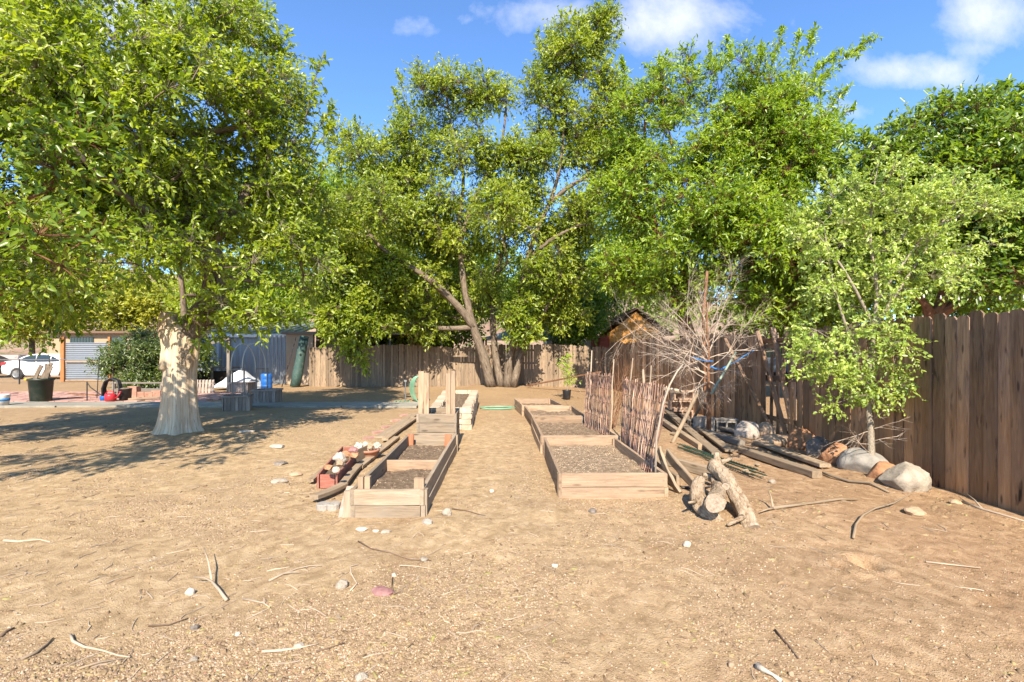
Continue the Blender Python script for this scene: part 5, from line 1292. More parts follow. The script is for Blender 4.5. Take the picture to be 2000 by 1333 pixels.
# ---------------------------------------------------------------- loose stones on the open ground
for (px, py, w, h, mt, lab) in (
    (668, 1151, 24, 17, 'rock_white', 'cream stone left of the purple slate'), (746, 1164, 44, 12, 'rock_purple', 'flat purple red slate half sunk in the dirt'), (873, 1009, 19, 17, 'rock_white', 'egg shaped cream stone right of the long bed corner'),
    (834, 1030, 20, 12, 'rock_grey', 'flat grey stone at the near corner of the long bed'), (1342, 1071, 16, 12, 'bone', 'white stone on the reddish dirt below the logs'), (371, 1155, 16, 15, 'bone', 'white angular stone left of the forked branch'),
    (381, 1228, 17, 11, 'rock_dark', 'smooth dark grey pebble in the left foreground'), (379, 1294, 16, 9, 'rock_white', 'pale oval pebble near the lower left edge'), (464, 1246, 10, 8, 'bone', 'round white pebble right of the dark pebble'),
    (542, 872, 31, 8, 'bone', 'long white flat stone on the open dirt'), (548, 941, 32, 9, 'rock_white', 'flat pale stone left of the red planter box'), (577, 929, 22, 9, 'rock_tan', 'rough stone just above the flat pale stone'),
    (548, 905, 26, 8, 'rock_dark', 'dark crumbly clod on the open dirt'), (482, 845, 28, 5, 'bone', 'thin white stone right of the bleached trunk'), (828, 1098, 18, 9, 'rock_white', 'wedge shaped cream stone by the dark arched twig'),
    (770, 1128, 10, 8, 'bone', 'small white stone above the purple slate'), (707, 1040, 22, 7, 'bone', 'bleached bone fragment before the long bed'), (734, 1044, 12, 6, 'bone', 'small round shell by the bone fragment'), (753, 1046, 20, 6, 'rock_white', 'curved shell like flake before the long bed'),
    (1785, 998, 44, 14, 'rock_tan', 'flat grey brown stone by the long curved switch'), (1158, 1004, 16, 9, 'rock_dark', 'black stone before the nearest right bed'), (1696, 1300, 0, 0, None, ''), (1428, 1294, 14, 12, 'rock_tan', 'smooth tan pebble in the bottom foreground'),
    (1546, 1313, 12, 10, 'rock_tan', 'tan pebble near the white bone'), (1783, 1313, 60, 44, None, ''), (1784, 1312, 16, 10, None, ''), (706, 1331, 24, 14, 'rock_white', 'white stone cut by the bottom edge'), (1867, 984, 20, 10, 'rock_tan', 'pinkish stone by the near end of the fence'),
    (1508, 942, 14, 9, 'rock_white', 'pale stone between the logs and the timbers'), (585, 1272, 20, 8, 'bone', 'white chip under the pale straight stick'), (1083, 1111, 14, 8, 'bone', 'white chip in the middle foreground'), (960, 965, 10, 7, 'bone', 'white stone on the path between the beds')):
    if not mt: continue
    D_ = 1416 / (py + h / 2 - HY); s = w / F * D_ * 1.1; hh = max(h / F * D_ * 1.15, .012)
    c = gnd(px, py + h * .3, hh * .22); mb = MB(); mb.rock(c, (s, s * .75, hh), 3, .16, 7, rz=rnd.uniform(-.4, .4)); single(mb, 'stone', mt, lab, 'stone', c, smooth=(w < 20))
mb = MB()
pts = [gnd(1480, 1302, .012), gnd(1492, 1311, .014), gnd(1510, 1320, .012), gnd(1526, 1331, .01)]; mb.tube(pts, [.018, .012, .007, .011], 8); single(mb, 'bone', 'bone', 'long white bone lying at the bottom edge', 'bone', pts[0], smooth=True)

# ---------------------------------------------------------------- fallen sticks and branches
def stick(path, r, lab, mat='stick', z=.008, rise=None, forks=(), name='stick', cat='stick'):
    P = [gnd(px, py, z + (rise[i] if rise else 0)) for i, (px, py) in enumerate(path)]
    mb = MB(); rs = [r * (1 - .55 * i / (len(P) - 1)) for i in range(len(P))]; mb.tube(P, rs, 7, jit=.25, cap=True)
    for i, (px, py), dz in forks:
        a = P[i]; q = gnd(px, py, z + dz); mb.tube([a, a.lerp(q, .5) + V3(.006, 0, .008), q], [rs[i] * .75, rs[i] * .55, rs[i] * .25], 6, jit=.25)
    return single(mb, name, mat, lab, cat, P[0], smooth=True)
stick([(443, 1174), (428, 1160), (414, 1146), (400, 1140), (378, 1140)], .011, 'bleached forked branch propped up in the left foreground', rise=[0, .02, .03, .035, .04], forks=((2, (398, 1095), .10), (1, (420, 1155), .02)), name='fallen_branch', cat='branch')
stick([(8, 1057), (35, 1057), (65, 1054), (80, 1053), (98, 1058)], .011, 'bleached stick lying near the left edge')
stick([(138, 1243), (143, 1255), (165, 1266), (200, 1273), (232, 1284), (254, 1286)], .0075, 'long curved pale stick in the lower left')
stick([(525, 1140), (552, 1128), (580, 1117), (605, 1114), (628, 1116)], .007, 'pale curved stick in the middle left', forks=((1, (585, 1130), .01),))
stick([(512, 1283), (550, 1282), (590, 1278), (622, 1272)], .007, 'straight pale stick near the bottom left')
stick([(700, 1068), (725, 1082), (760, 1090), (800, 1099), (842, 1103)], .006, 'dark thin arched twig below the long bed', 'stick_dark')
stick([(475, 1174), (500, 1180), (516, 1185), (527, 1194)], .006, 'small pale forked stick right of the branch', forks=((2, (512, 1178), .02),))
stick([(1510, 1003), (1550, 998), (1600, 991), (1640, 984), (1676, 981)], .016, 'long bent brown stick right of the logs', 'old_lumber', z=.02, forks=((0, (1485, 1010), .01), (0, (1500, 990), .12)))
stick([(1667, 1055), (1672, 1035), (1686, 1018), (1710, 1002), (1745, 990), (1772, 977), (1796, 962)], .011, 'long curved yellowish switch by the biggest boulder', 'old_lumber', z=.012, rise=[0, .02, .03, .03, .03, .03, .02])
stick([(1880, 985), (1920, 1000), (1960, 1009), (2004, 1020)], .014, 'grey branch lying at the foot of the fence, right edge', forks=((1, (1885, 975), .06),))
stick([(1808, 1098), (1850, 1101), (1915, 1107)], .007, 'grey stick at the right of the reddish dirt')
stick([(1514, 1234), (1530, 1252), (1540, 1262), (1560, 1286)], .007, 'dark stick above the white bone', 'stick_dark')
stick([(883, 1003), (910, 1007), (930, 1012), (948, 1018)], .006, 'thin twig right of the egg shaped stone', 'stick_dark')
stick([(780, 1112), (810, 1112), (845, 1118)], .005, 'short cream twig under the arched one')
stick([(684, 1164), (697, 1152), (686, 1134), (684, 1120), (700, 1116)], .005, 'bent thin twig between the cream stone and the slate')
stick([(770, 1172), (765, 1155), (767, 1135)], .005, 'dark hooked twig right of the slate', 'stick_dark', forks=((0, (788, 1168), .01),))
stick([(0, 1243), (12, 1233), (28, 1226)], .009, 'dark stick cut by the left edge', 'stick_dark')
stick([(40, 1292), (70, 1280), (92, 1262), (104, 1250)], .008, 'brown stick in the lower left corner', 'old_lumber')
stick([(290, 1225), (330, 1222), (368, 1212)], .006, 'dark long twig left of the dark pebble', 'stick_dark')
stick([(155, 1312), (195, 1298), (240, 1290)], .006, 'thin light stick at the bottom left', 'old_lumber')
stick([(1065, 752), (1100, 772)], .004, 'short twig before the black nursery pot')
stick([(617, 1288), (640, 1283), (672, 1272)], .005, 'thin grey twig right of the pale straight stick', 'stick_dark')
# uncounted small twigs
mb = MB(); rr = random.Random(77)
for k in range(1000):
    D_ = rr.uniform(2.15, 7.5); x = rr.uniform(-1.08, .95) * D_
    if x > 4.4 or rr.random() > (1.0 if x < .2 else .35): continue
    if any(x0 < x < x1 and y0 < D_ < y1 for x0, x1, y0, y1 in KEEP_OUT): continue
    a = rr.uniform(0, math.pi); L = rr.uniform(.03, .16); d = V3(math.cos(a), math.sin(a), 0)
    p = V3(x, D_, 0); pts = []
    for t in (-.5, -.17, .17, .5):
        q = p + d * L * t + V3(rr.gauss(0, .006), rr.gauss(0, .006), 0); q.z = float(gz(q.x, q.y)) + .004; pts.append(q)
    mb.tube(pts, [.0028, .003, .0025, .0015], 4, pv=rr.random() ** 2)
single(mb, 'twig_litter', 'stick', 'tiny broken twigs scattered all over the dirt', 'twigs', (0, 0, 0)); bpy.data.objects['twig_litter']['kind'] = 'stuff'
# ---------------------------------------------------------------- small things round the beds' far end
pt = thing('nursery_pot', 'small black nursery pot with a spindly green plant before the back fence', 'potted plant', at(1107, 780))
c = at(1107, 780); mb = MB(); mb.lathe([(.10, 0), (.115, .02), (.14, .27), (.145, .30), (.13, .30), (.12, .26), (.01, .25)], c, 18); mb.build('pot', M['black'], pt, smooth=True)
mb = MB(); mb.tube([c + V3(0, 0, .2), c + V3(.05, 0, .6), c + V3(-.05, 0, 1.1), c + V3(.12, 0, 1.5)], .01, 6); mb.tube([c + V3(0, 0, .2), c + V3(.25, -.1, .5), c + V3(.5, -.1, .15)], .007, 5); mb.build('stem', M['bark_pale'], pt)
r_ = np.random.default_rng(3); N = 260; hz = r_.random(N); P = np.stack([c.x + r_.normal(0, .13, N) + .08 * np.sin(hz * 7), c.y + r_.normal(0, .1, N), .45 + hz * 1.05], 1) - np.array(c)
leaf_mesh('leaves', P, r_.normal(0, 1, (N, 3)), r_.uniform(.06, .1, N), r_.uniform(.04, .06, N), r_.uniform(.5, 1, N), M['leaf_brt'], pt, r_)
mb = MB(); a, q = gnd(1030, 760, .05), PD(1172, 727, 17.5); mb.beam(a, q, .14, .05, seg=4, warp=.03); single(mb, 'leaning_plank', 'bark_red', 'long reddish plank sloping up against the back fence right of the big tree', 'plank', a)
mb = MB(); a, q = PD(1085, 677, 20.9), PD(1156, 686, 9.4); mb.tube([a, a.lerp(q, .5) - V3(0, 0, .1), q], .006, 4); single(mb, 'wire', 'steel', 'thin wire strung from the back fence to the hooked stick', 'wire', a)
mb = MB(); a = at(792, 786); mb.tube([a, a + V3(0, 0, .62)], .02, 8); mb.box(a + V3(0, 0, .65), (.08, .05, .06)); single(mb, 'standpipe', 'steel', 'short grey standpipe beside the green hose, left of the tall posts', 'pipe', a)
hs = thing('garden_hose', 'pale green garden hose hung in loops behind the tall posts', 'hose', at(808, 788))
a = at(808, 788)
for k in range(6):
    mb = MB(); pts = []
    for j in range(25):
        t = j / 24 * 2 * math.pi; w = .17 + .025 * k; pts.append(a + V3(.12 + w * math.cos(t) * .9 - k * .012, .25 + .03 * k + .05 * math.sin(t * 2), .40 + .40 * math.sin(t)))
    mb.tube(pts, .013, 6, cap=False); mb.build('hose_loop', M['hose_green'], hs, smooth=True)
mb = MB(); pts = [a + V3(-.02 * j - .1, -.1 + .12 * math.sin(j * 1.1), .03 + .05 * abs(math.sin(j))) for j in range(22)]; mb.tube(pts, .014, 6); mb.build('hose_end', M['hose_green'], hs, smooth=True)
mb = MB(); c = gnd(968, 800, .02); pts = []
for j in range(90):
    t = j / 89 * 6.5 * math.pi; pts.append(c + V3((.42 + .05 * math.sin(t * .37)) * math.cos(t) + .1 * math.sin(t * .21), (.28 + .06 * math.sin(t * .3)) * math.sin(t), .012 + .006 * math.sin(t * 1.3)))
mb.tube(pts, .012, 6); single(mb, 'hose', 'hose_green', 'pale green hose coiled flat on the ground between the planter and the far bed', 'hose', c, smooth=True)
mb = MB(); c = at(935, 756); mb.box((c.x - .1, c.y, .04), (.5, .12, .05), .1); single(mb, 'red_board', 'redpaint', 'small red board lying by the far end of the block planter', 'board', c)
mb = MB(); c = V3(-1.75, 14.2, .44); mb.tube([PD(822, 755, 9.6), PD(838, 769, 9.6)], .012, 6); single(mb, 'white_tube', 'pipe_white', 'short white tube sticking up behind the tall posts', 'tube', c)

# ---------------------------------------------------------------- wooden tub planters with arched hoops
def tub(px, py, w, h, D_, lab, posts=None, rz=.15):
    x = (px - 1000) / F * D_; c = V3(x, D_ + w / 2, 0); root = thing('tub_planter', lab, 'planter', c, 'square slatted wooden tubs near the shed')
    for side in range(4):
        mb = MB(); a = rz + side * math.pi / 2; n_ = V3(math.sin(a), -math.cos(a), 0); t_ = V3(math.cos(a), math.sin(a), 0)
        k = -w / 2 + .02
        while k < w / 2 - .03:
            ww = rnd.uniform(.07, .10); q = c + n_ * w / 2 + t_ * (k + ww / 2); mb.beam(q, q + V3(0, 0, h - rnd.uniform(0, .03)), ww - .006, .022, up=tuple(n_)); k += ww
        mb.build('slat_side', M['purple_planter'], root)
        mb = MB(); q = c + n_ * (w / 2 + .025) + V3(0, 0, h - .02); mb.beam(q - t_ * (w / 2 + .03), q + t_ * (w / 2 - .002), .03, .05); mb.build('rim', M['purple_planter'], root)
    mb = MB(); mb.box(c + V3(0, 0, h - .1), (w - .06, w - .06, .04), rz); mb.build('soil', M['soil'], root)
    if posts:
        for p in posts:
            mb = MB(); X_ = (p - 1000) / F * (D_ + .2); mb.beam((X_, D_ + w * .5, .1), (X_, D_ + w * .5, posts_top), .035, .035, up=(0, 1, 0)); mb.build('upright', M['purple_planter'], root)
        for z in (posts_top - .02, h + .06):
            mb = MB(); mb.beam(((posts[0] - 1000) / F * (D_ + .2), D_ + w * .5 - .03, z), ((posts[1] - 1000) / F * (D_ + .2), D_ + w * .5 - .03, z), .03, .03); mb.build('rung', M['purple_planter'], root)
    return root
posts_top = 1.08
tub(452, 804, .58, .40, 12.45, 'nearest slatted wooden tub, on the walkway right of the bleached trunk', (450, 473), .35)
posts_top = 1.05
tub(512, 790, .62, .42, 14.2, 'second slatted wooden tub with a short frame, right of the first', (497, 519), .12)
tub(466, 767, .64, .40, 18.0, 'third darker wooden tub behind the other two', None, .0)
for (a, tpx, q, lab) in (((451, 725, 12.7), (484, 668), (499, 728, 14.4), 'left white hoop arching between the two tub frames'), ((473, 725, 12.7), (508, 668), (519, 728, 14.4), 'right white hoop arching between the two tub frames')):
    A, B_ = PD(*a), PD(*q); mb = MB(); pts = []; ht = PD(tpx[0], tpx[1], 13.6).z - A.z
    for j in range(19):
        t = j / 18; pts.append(A.lerp(B_, .5 - .5 * math.cos(t * math.pi)) + V3(0, 0, ht * math.sin(t * math.pi) ** .8))
    mb.tube(pts, .014, 7); single(mb, 'hoop', 'pipe_white', lab, 'hoop', A, 'white hoops over the tubs', smooth=True)
arb = thing('arbor_post', 'dark wooden post with a beam running left towards the trunk', 'post', at(447, 768))
c = at(447, 768); mb = MB(); mb.beam(c, V3(c.x, c.y, 2.05), .11, .11, up=(0, 1, 0)); mb.build('post', M['grey_lumber'], arb)
mb = MB(); mb.beam(PD(447, 661, c.y - .08), PD(405, 673, c.y - .4), .06, .10); mb.build('beam', M['grey_lumber'], arb)
# white tarp heap, drum, barrel
mb = MB(); c = V3(-11.2, 20.0, 0); V = [(c.x - .95, 19.6, .02), (c.x + .85, 19.5, .02), (c.x + .9, 20.4, .02), (c.x - .9, 20.5, .02)]; n_ = 10
V = []; Fc = []
for i in range(n_ + 1):
    for j in range(n_ + 1):
        u_, v_ = i / n_ - .5, j / n_ - .5; h = max(0, .95 - 1.9 * max(abs(u_ + .02), abs(v_) * .9)) ; V.append((c.x + u_ * 1.9, 20 + v_ * 1.1, .02 + h * (.9 + .1 * math.sin(u_ * 30)) + .03 * rnd.random()))
for i in range(n_):
    for j in range(n_): Fc.append((i * (n_ + 1) + j, (i + 1) * (n_ + 1) + j, (i + 1) * (n_ + 1) + j + 1, i * (n_ + 1) + j + 1))
mb.add(V, Fc); single(mb, 'tarp', 'tarp', 'white sheet draped in a peak behind the tub frames', 'tarp', c)
dr = thing('barrel', 'blue plastic barrel before the metal shed wall', 'barrel', (-9.95, 19.6, 0))
mb = MB(); c = V3(-9.95, 19.6, 0); mb.lathe([(.18, 0), (.21, .03), (.215, .2), (.205, .22), (.215, .25), (.215, .42), (.205, .44), (.215, .47), (.21, .64), (.18, .67), (.02, .67)], c, 24); mb.build('body', M['blue'], dr, smooth=True)
mb = MB(); mb.lathe([(.05, .67), (.05, .70), (.01, .70)], c + V3(.08, 0, 0), 12); mb.build('cap', M['black'], dr)
# pallet of pickets leaning
mb = MB(); pl = thing('picket_panel', 'small slatted picket panel tipped over beside the bleached trunk', 'panel', at(400, 770)); c = at(400, 770)
for i in range(6):
    mb = MB(); x = c.x - .32 + i * .12; mb.beam((x, c.y, .0), (x - .16, c.y + .3, .50), .085, .018, up=(0, -1, .5)); mb.build('slat', M['purple_planter'], pl)
for z in (.12, .38):
    mb = MB(); mb.beam((c.x - .4 - z * .3, c.y + .03 + z * .6, z - .01), (c.x + .34 - z * .3, c.y + .03 + z * .6, z - .01), .02, .06); mb.build('rail', M['purple_planter'], pl)
# timber raised edging with bricks by the bush
tp = thing('timber_planter', 'low grey timber planter with a long top board behind the bleached trunk', 'planter', at(270, 778))
for a, q, z in (((218, 776), (322, 774), .08), ((222, 768), (322, 766), .22), ((215, 760), (322, 758), .46)):
    mb = MB(); p0, p1 = at(*a), at(*q); p0.z = p1.z = z; p0.y = p1.y = 16.3 + z * 1.5; p0.x = (a[0] - 1000) / F * p0.y; p1.x = (q[0] - 1000) / F * p1.y; mb.beam(p0, p1, .12, .10 if z < .4 else .05, seg=3, warp=.02); mb.build('timber', M['grey_lumber'], tp)
for px in (225, 318):
    mb = MB(); x = (px - 1000) / F * 16.95; mb.beam((x, 16.9, 0), (x, 16.9, .43), .09, .09, up=(0, 1, 0)); mb.build('leg', M['grey_lumber'], tp)
GK = 'clay bricks stacked before the low timber planter'
bl = ['leftmost standing brick', 'tall pale block in the brick row', 'second low brick', 'third low brick', 'fourth low brick', 'brick beside the trunk', 'rightmost brick by the trunk']
for i, (px, w, h) in enumerate(((262, .30, .42), (276, .26, .24), (290, .28, .24), (304, .28, .28), (253, .2, .2), (318, .3, .3), (244, .2, .32))):
    x = (px - 1000) / F * 15.7; mb = MB(); mb.box((x, 15.7 + i * .03, h / 2), (w, .2, h), .03 * i); single(mb, 'brick_block', 'brick', ['tallest pale block, second from the left in the brick row', 'low brick right of the tall block', 'low brick in the middle of the row', 'wide low brick right of the middle', 'smallest brick left of the tall block', 'brick nearest the bleached trunk', 'upright brick at the left end of the row'][i], 'brick', (x, 15.7, 0), GK)
for k, (a, q, lab) in enumerate((((100, 782), (165, 779), 'rotting timber lying on the paving right of the bin'), ((240, 785), (320, 781), 'thin board on the ground right of the black bucket'), ((135, 772), (190, 776), 'thin pole lying on the bricks left of the iron hook'))):
    p, q2 = gnd(*a, .05), gnd(*q, .05); mb = MB(); mb.beam(p, q2, .12, .06, seg=3, warp=.02); single(mb, 'ground_timber', 'old_lumber' if k == 1 else 'bark_red', lab, 'timber', p)
# garden bin full of bark
c = at(80, 788); c.y = 14.75; c.x = (80 - 1000) / F * 14.75; gb = thing('garden_bin', 'big dark green bin with split bark slabs sticking out', 'bin', c)
mb = MB(); mb.lathe([(.23, 0), (.25, .03), (.295, .66), (.32, .67), (.32, .73), (.295, .73), (.285, .60), (.02, .58)], c, 28); mb.build('tub', M['dark_green'], gb, smooth=True)
for i, (dx, dz, px) in enumerate(((-.1, 1.12, 0), (.05, 1.05, 0), (.12, 1.16, 0), (.2, 1.2, 0), (.26, 1.1, 0), (0, .95, 0))):
    mb = MB(); dx *= .8; mb.beam(c + V3(dx - .12, .05 * (i % 3 - 1), .45), c + V3(dx + .1, .06 * (i % 2), dz), .12, .03, up=(0, 1, 0), seg=4, warp=.03); o = single(mb, 'bark_slab', 'bark_tree', ['shortest bark slab at the left of the bin', 'bark slab second from the left in the bin', 'bark slab in the middle of the bin', 'tallest bark slab leaning right in the bin', 'outermost right bark slab in the bin', 'low bark piece at the bin rim'][i], 'bark', c + V3(dx, 0, .5), 'bark slabs in the green bin')
c = V3((6 - 1000) / F * 13.45, 13.45, .05); bk = thing('bucket', 'white bucket with blue marks cut by the left edge', 'bucket', c)
mb = MB(); mb.lathe([(.12, 0), (.15, .28), (.155, .3), (.14, .3), (.12, .05), (.01, .04)], c, 20); mb.build('pail', M['white'], bk, smooth=True)
mb = MB(); mb.lathe([(.138, .12), (.1455, .19), (.1445, .19), (.137, .12)], c, 20); mb.build('blue_band', M['blue_tape'], bk, smooth=True)
wc = thing('watering_can', 'red plastic watering can on the edge of the paving', 'watering can', (-12.25, 14.75, .04)); c = V3(-12.25, 14.75, .04)
mb = MB(); mb.lathe([(.13, 0), (.145, .02), (.15, .16), (.13, .21), (.06, .23), (.01, .23)], c, 22); mb.build('body', M['red'], wc, smooth=True)
mb = MB(); mb.tube([c + V3(.12, 0, .06), c + V3(.22, 0, .14), c + V3(.30, 0, .26)], [.03, .02, .018], 9); mb.lathe([(.018, 0), (.035, .03), (.01, .032)], c + V3(.30, 0, .26), 10); mb.build('spout', M['red'], wc, smooth=True)
mb = MB(); mb.tube([c + V3(-.13, 0, .08), c + V3(-.17, 0, .2), c + V3(-.08, 0, .30), c + V3(.06, 0, .30), c + V3(.10, 0, .2)], .015, 8); mb.build('handle', M['red'], wc, smooth=True)
mb = MB(); c = V3(-12.62, 14.95, 0); mb.lathe([(.09, 0), (.11, .15), (.1, .17), (.02, .16)], c, 16); single(mb, 'blue_pot', 'blue', 'small blue pot tucked behind the red watering can', 'pot', c, smooth=True)
bb = thing('black_bucket', 'black bucket of dry soil right of the watering can', 'bucket', (-12.0, 15, .03)); c = V3(-12.0, 15, .03)
mb = MB(); mb.lathe([(.15, 0), (.165, .34), (.175, .35), (.175, .37), (.155, .37), (.15, .3), (.01, .3)], c, 22); mb.build('pail', M['black'], bb, smooth=True)
mb = MB(); mb.rock(c + V3(0, 0, .35), (.28, .28, .12), 2, .3, 3); mb.build('soil', M['soil'], bb)
mb = MB(); c = V3(-12.95, 15.6, .0)
for k in range(4): mb.tube([c + V3(-.27 + .02 * k, .04 * k, 0), c + V3(-.28, .04 * k, .35), c + V3(-.2, .04 * k, .58), c + V3(0, .04 * k, .68), c + V3(.2, .04 * k, .6), c + V3(.27, .04 * k, .35), c + V3(.25 - .02 * k, .04 * k, 0)], .028, 8)
single(mb, 'black_hose', 'black', 'thick black hose bent in an arch behind the watering can', 'hose', c, smooth=True)
mb = MB(); c = V3(-13.4, 15.6, 0); mb.tube([c, c + V3(.05, 0, .9), c + V3(.08, 0, 1.35)], .012, 6); mb.tube([c + V3(.08, 0, 1.35)] + [c + V3(.08 + .22 - .22 * math.cos(t), 0, 1.35 + .12 * math.sin(t)) for t in np.linspace(0, 3.1, 9)] + [c + V3(.52, 0, 1.0), c + V3(.55, 0, 0)], .009, 6)
mb.tube([c + V3(.1, 0, .95)] + [c + V3(.2 + .06 * math.cos(t), 0, 1.1 + .06 * math.sin(t)) for t in np.linspace(3.1, -3, 12)], .007, 5)
single(mb, 'iron_hook', 'black', 'thin black wrought iron garden hook before the corrugated panel', 'garden hook', c)
mb = MB(); c = V3(-13.1, 14.9, 0); mb.tube([c, c + V3(0, 0, .62)], .016, 6); mb.tube([c + V3(0, 0, .6), c + V3(.1, 0, .45), c + V3(.34, .1, .2)], .014, 6); single(mb, 'stake', 'black', 'short black stake with a slanting arm, left of the watering can', 'stake', c)
c = at(294, 741); c.z = 0
mb = MB(); c = V3(-18.3, 24.5, 0); bx_ = thing('blue_bin', 'blue plastic bin behind the low timber planter', 'bin', c); mb.lathe([(.25, 0), (.3, .05), (.31, .62), (.33, .63), (.33, .68), (.02, .70)], c, 18); mb.build('tub', M['blue'], bx_, smooth=True); mb = MB(); mb.lathe([(.34, .68), (.34, .73), (.02, .76)], c, 18); mb.build('lid', M['truck_grey'], bx_, smooth=True)
mb = MB(); c = V3(-25.2, 25.2, .0); mb.rock(c + V3(0, 0, .12), (.5, .25, .2), 2, .2, 2); single(mb, 'toy', 'yellow', 'yellow plastic toy on the ground at the left edge', 'toy', c, smooth=True)

# ---------------------------------------------------------------- corrugated wall panels and sheds
def corrug(mb, x0, x1, z0, z1, y, horiz=True, pitch=.09, amp=.018, t=.003):
    V = []; Fc = []
    if horiz:
        n_ = int((z1 - z0) / pitch * 6)
        for i in range(n_ + 1):
            z = z0 + (z1 - z0) * i / n_; yy_ = y + amp * math.sin((z - z0) / pitch * 2 * math.pi)
            V += [(x0, yy_, z), (x1, yy_, z)]
    else:
        n_ = int((x1 - x0) / pitch * 6)
        for i in range(n_ + 1):
            x = x0 + (x1 - x0) * i / n_; yy_ = y + amp * math.sin((x - x0) / pitch * 2 * math.pi)
            V += [(x, yy_, z0), (x, yy_, z1)]
    for i in range(n_): Fc.append((2 * i, 2 * i + 1, 2 * i + 3, 2 * i + 2))
    m0 = len(V); V += [(a, b_ + .03, c_) for a, b_, c_ in V]; Fc += [tuple(q + m0 for q in f[::-1]) for f in Fc]
    mb.add(V, Fc, pv=rnd.random())
cw = thing('corrugated_screen', 'wavy silver metal screen wall between two orange posts', 'metal wall', (-23.6, 25.4, 0))
for z0, z1 in ((.12, 1.06), (1.04, 2.05)):
    mb = MB(); corrug(mb, -23.45, -21.2, z0, z1, 25.4, pitch=.10, amp=.022); mb.build('sheet', M['white_metal'], cw)
for x in (-23.55, -21.1):
    mb = MB(); mb.beam((x, 25.35, 0), (x, 25.35, 2.35), .19 if x < -22 else .12, .12, up=(0, 1, 0)); mb.build('post', M['orange_post'], cw)
for z in (.06, 1.05):
    mb = MB(); mb.beam((-23.4, 25.33, z), (-21.2, 25.33, z), .04, .08); mb.build('rail', M['pine'], cw)
# small stucco house beyond
hs = thing('stucco_house', 'tan stucco house corner with barred window beyond the corrugated screen', 'house', (-27, 31, 0))
def wallbox(root, nm, mat, x0, x1, y0, y1, z0, z1):
    mb = MB(); mb.prism([(x0, z0), (x1, z0), (x1, z1), (x0, z1)], y0, y1, None); return mb.build(nm, M[mat], root)
wallbox(hs, 'wall', 'tan_wall', -29.8, -23.6, 31, 35, 0, 2.75)
wallbox(hs, 'roof', 'shingle', -30.3, -23.2, 30.6, 35.4, 2.752, 2.9)
w_ = wallbox(hs, 'window', 'glass', -28.3, -26.8, 30.94, 30.99, 1.5, 2.5)
mb = MB()
for i in range(8): mb.beam((-28.2 + i * .19, 30.9, 1.5), (-28.2 + i * .19, 30.9, 2.5), .02, .02, up=(0, 1, 0))
mb.build('bars', M['black'], w_)
wallbox(hs, 'window', 'glass', -25.7, -24.7, 30.94, 30.99, 1.5, 2.5)
# garage/shed in bluish metal
sh = thing('metal_shed', 'bluish white metal shed with ribbed roof right of the bleached trunk', 'shed', (-14.5, 23.6, 0))
mb = MB(); corrug(mb, -16.2, -12.35, 0, 2.36, 23.6, False, .28, .016); mb.build('wall', M['white_metal'], sh)
wallbox(sh, 'side_wall', 'white_metal', -16.2, -12.36, 23.66, 27, 0, 2.3)
mb = MB(); V = []; fn = lambda x, y, z: V3(x, y, z)
mb.add([(-16.5, 23.35, 2.38), (-10.4, 23.35, 2.38), (-10.4, 27.5, 3.2), (-16.5, 27.5, 3.2), (-16.5, 23.35, 2.44), (-10.4, 23.35, 2.44), (-10.4, 27.5, 3.26), (-16.5, 27.5, 3.26)], [(0, 1, 5, 4), (1, 2, 6, 5), (2, 3, 7, 6), (3, 0, 4, 7), (4, 5, 6, 7), (3, 2, 1, 0)])
for i in range(16): mb.beam((-16.4 + i * .4, 23.34, 2.455), (-16.4 + i * .4, 27.5, 3.275), .05, .035)
mb.build('roof', M['roof_metal'], sh)
mb = MB(); mb.beam((-16.5, 23.32, 2.33), (-10.4, 23.32, 2.33), .03, .14); mb.build('fascia', M['white'], sh)
mb = MB(); mb.beam((-14.15, 23.55, 0), (-14.15, 23.55, 2.2), .05, .04, up=(0, 1, 0)); mb.build('door_edge', M['grey_lumber'], sh)
sp = thing('metal_partition', 'pale striped metal wall joining the shed to the fence', 'metal wall', (-12.3, 23.3, 0))
mb = MB(); corrug(mb, -12.3, -10.85, 0, 2.35, 23.3, False, .20, .025); mb.build('sheet', M['white_metal'], sp)
bn = thing('work_bench', 'dark cluttered bench against the metal shed', 'bench', (-13.8, 22.6, 0))
mb = MB(); mb.beam((-14.9, 22.6, .82), (-12.9, 22.6, .82), .6, .06); mb.build('top', M['grey_lumber'], bn)
for x in (-14.8, -13.9, -13.0):
    mb = MB(); mb.beam((x, 22.4, 0), (x, 22.4, .79), .09, .09, up=(0, 1, 0)); mb.build('leg', M['grey_lumber'], bn)
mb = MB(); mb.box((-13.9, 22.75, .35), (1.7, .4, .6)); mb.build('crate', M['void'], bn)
# lean-to behind the fence
lt = thing('lean_to', 'beige open fronted lean-to with a flat roof behind the back fence', 'shed', (-9, 24, 0))
wallbox(lt, 'wall', 'beige_wall', -10.85, -9.55, 23.2, 23.4, 0, 2.4)
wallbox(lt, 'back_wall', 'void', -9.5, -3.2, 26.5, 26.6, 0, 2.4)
wallbox(lt, 'front_panel', 'beige_wall', -9.5, -8.35, 24.0, 24.06, 0, 2.35)
mb = MB(); mb.beam((-11.0, 24.8, 2.50), (-7.2, 24.8, 2.47), 3.4, .07); mb.beam((-7.19, 24.8, 2.44), (-3.0, 24.8, 2.38), 3.2, .06); mb.build('roof', M['beige_wall'], lt)
mb = MB(); mb.beam((-11.0, 23.06, 2.46), (-7.2, 23.06, 2.43), .03, .14); mb.build('fascia', M['grey_lumber'], lt)
wallbox(lt, 'shelf_panel', 'shed_orange', -5.2, -4.6, 24.5, 24.55, 1.6, 2.25)
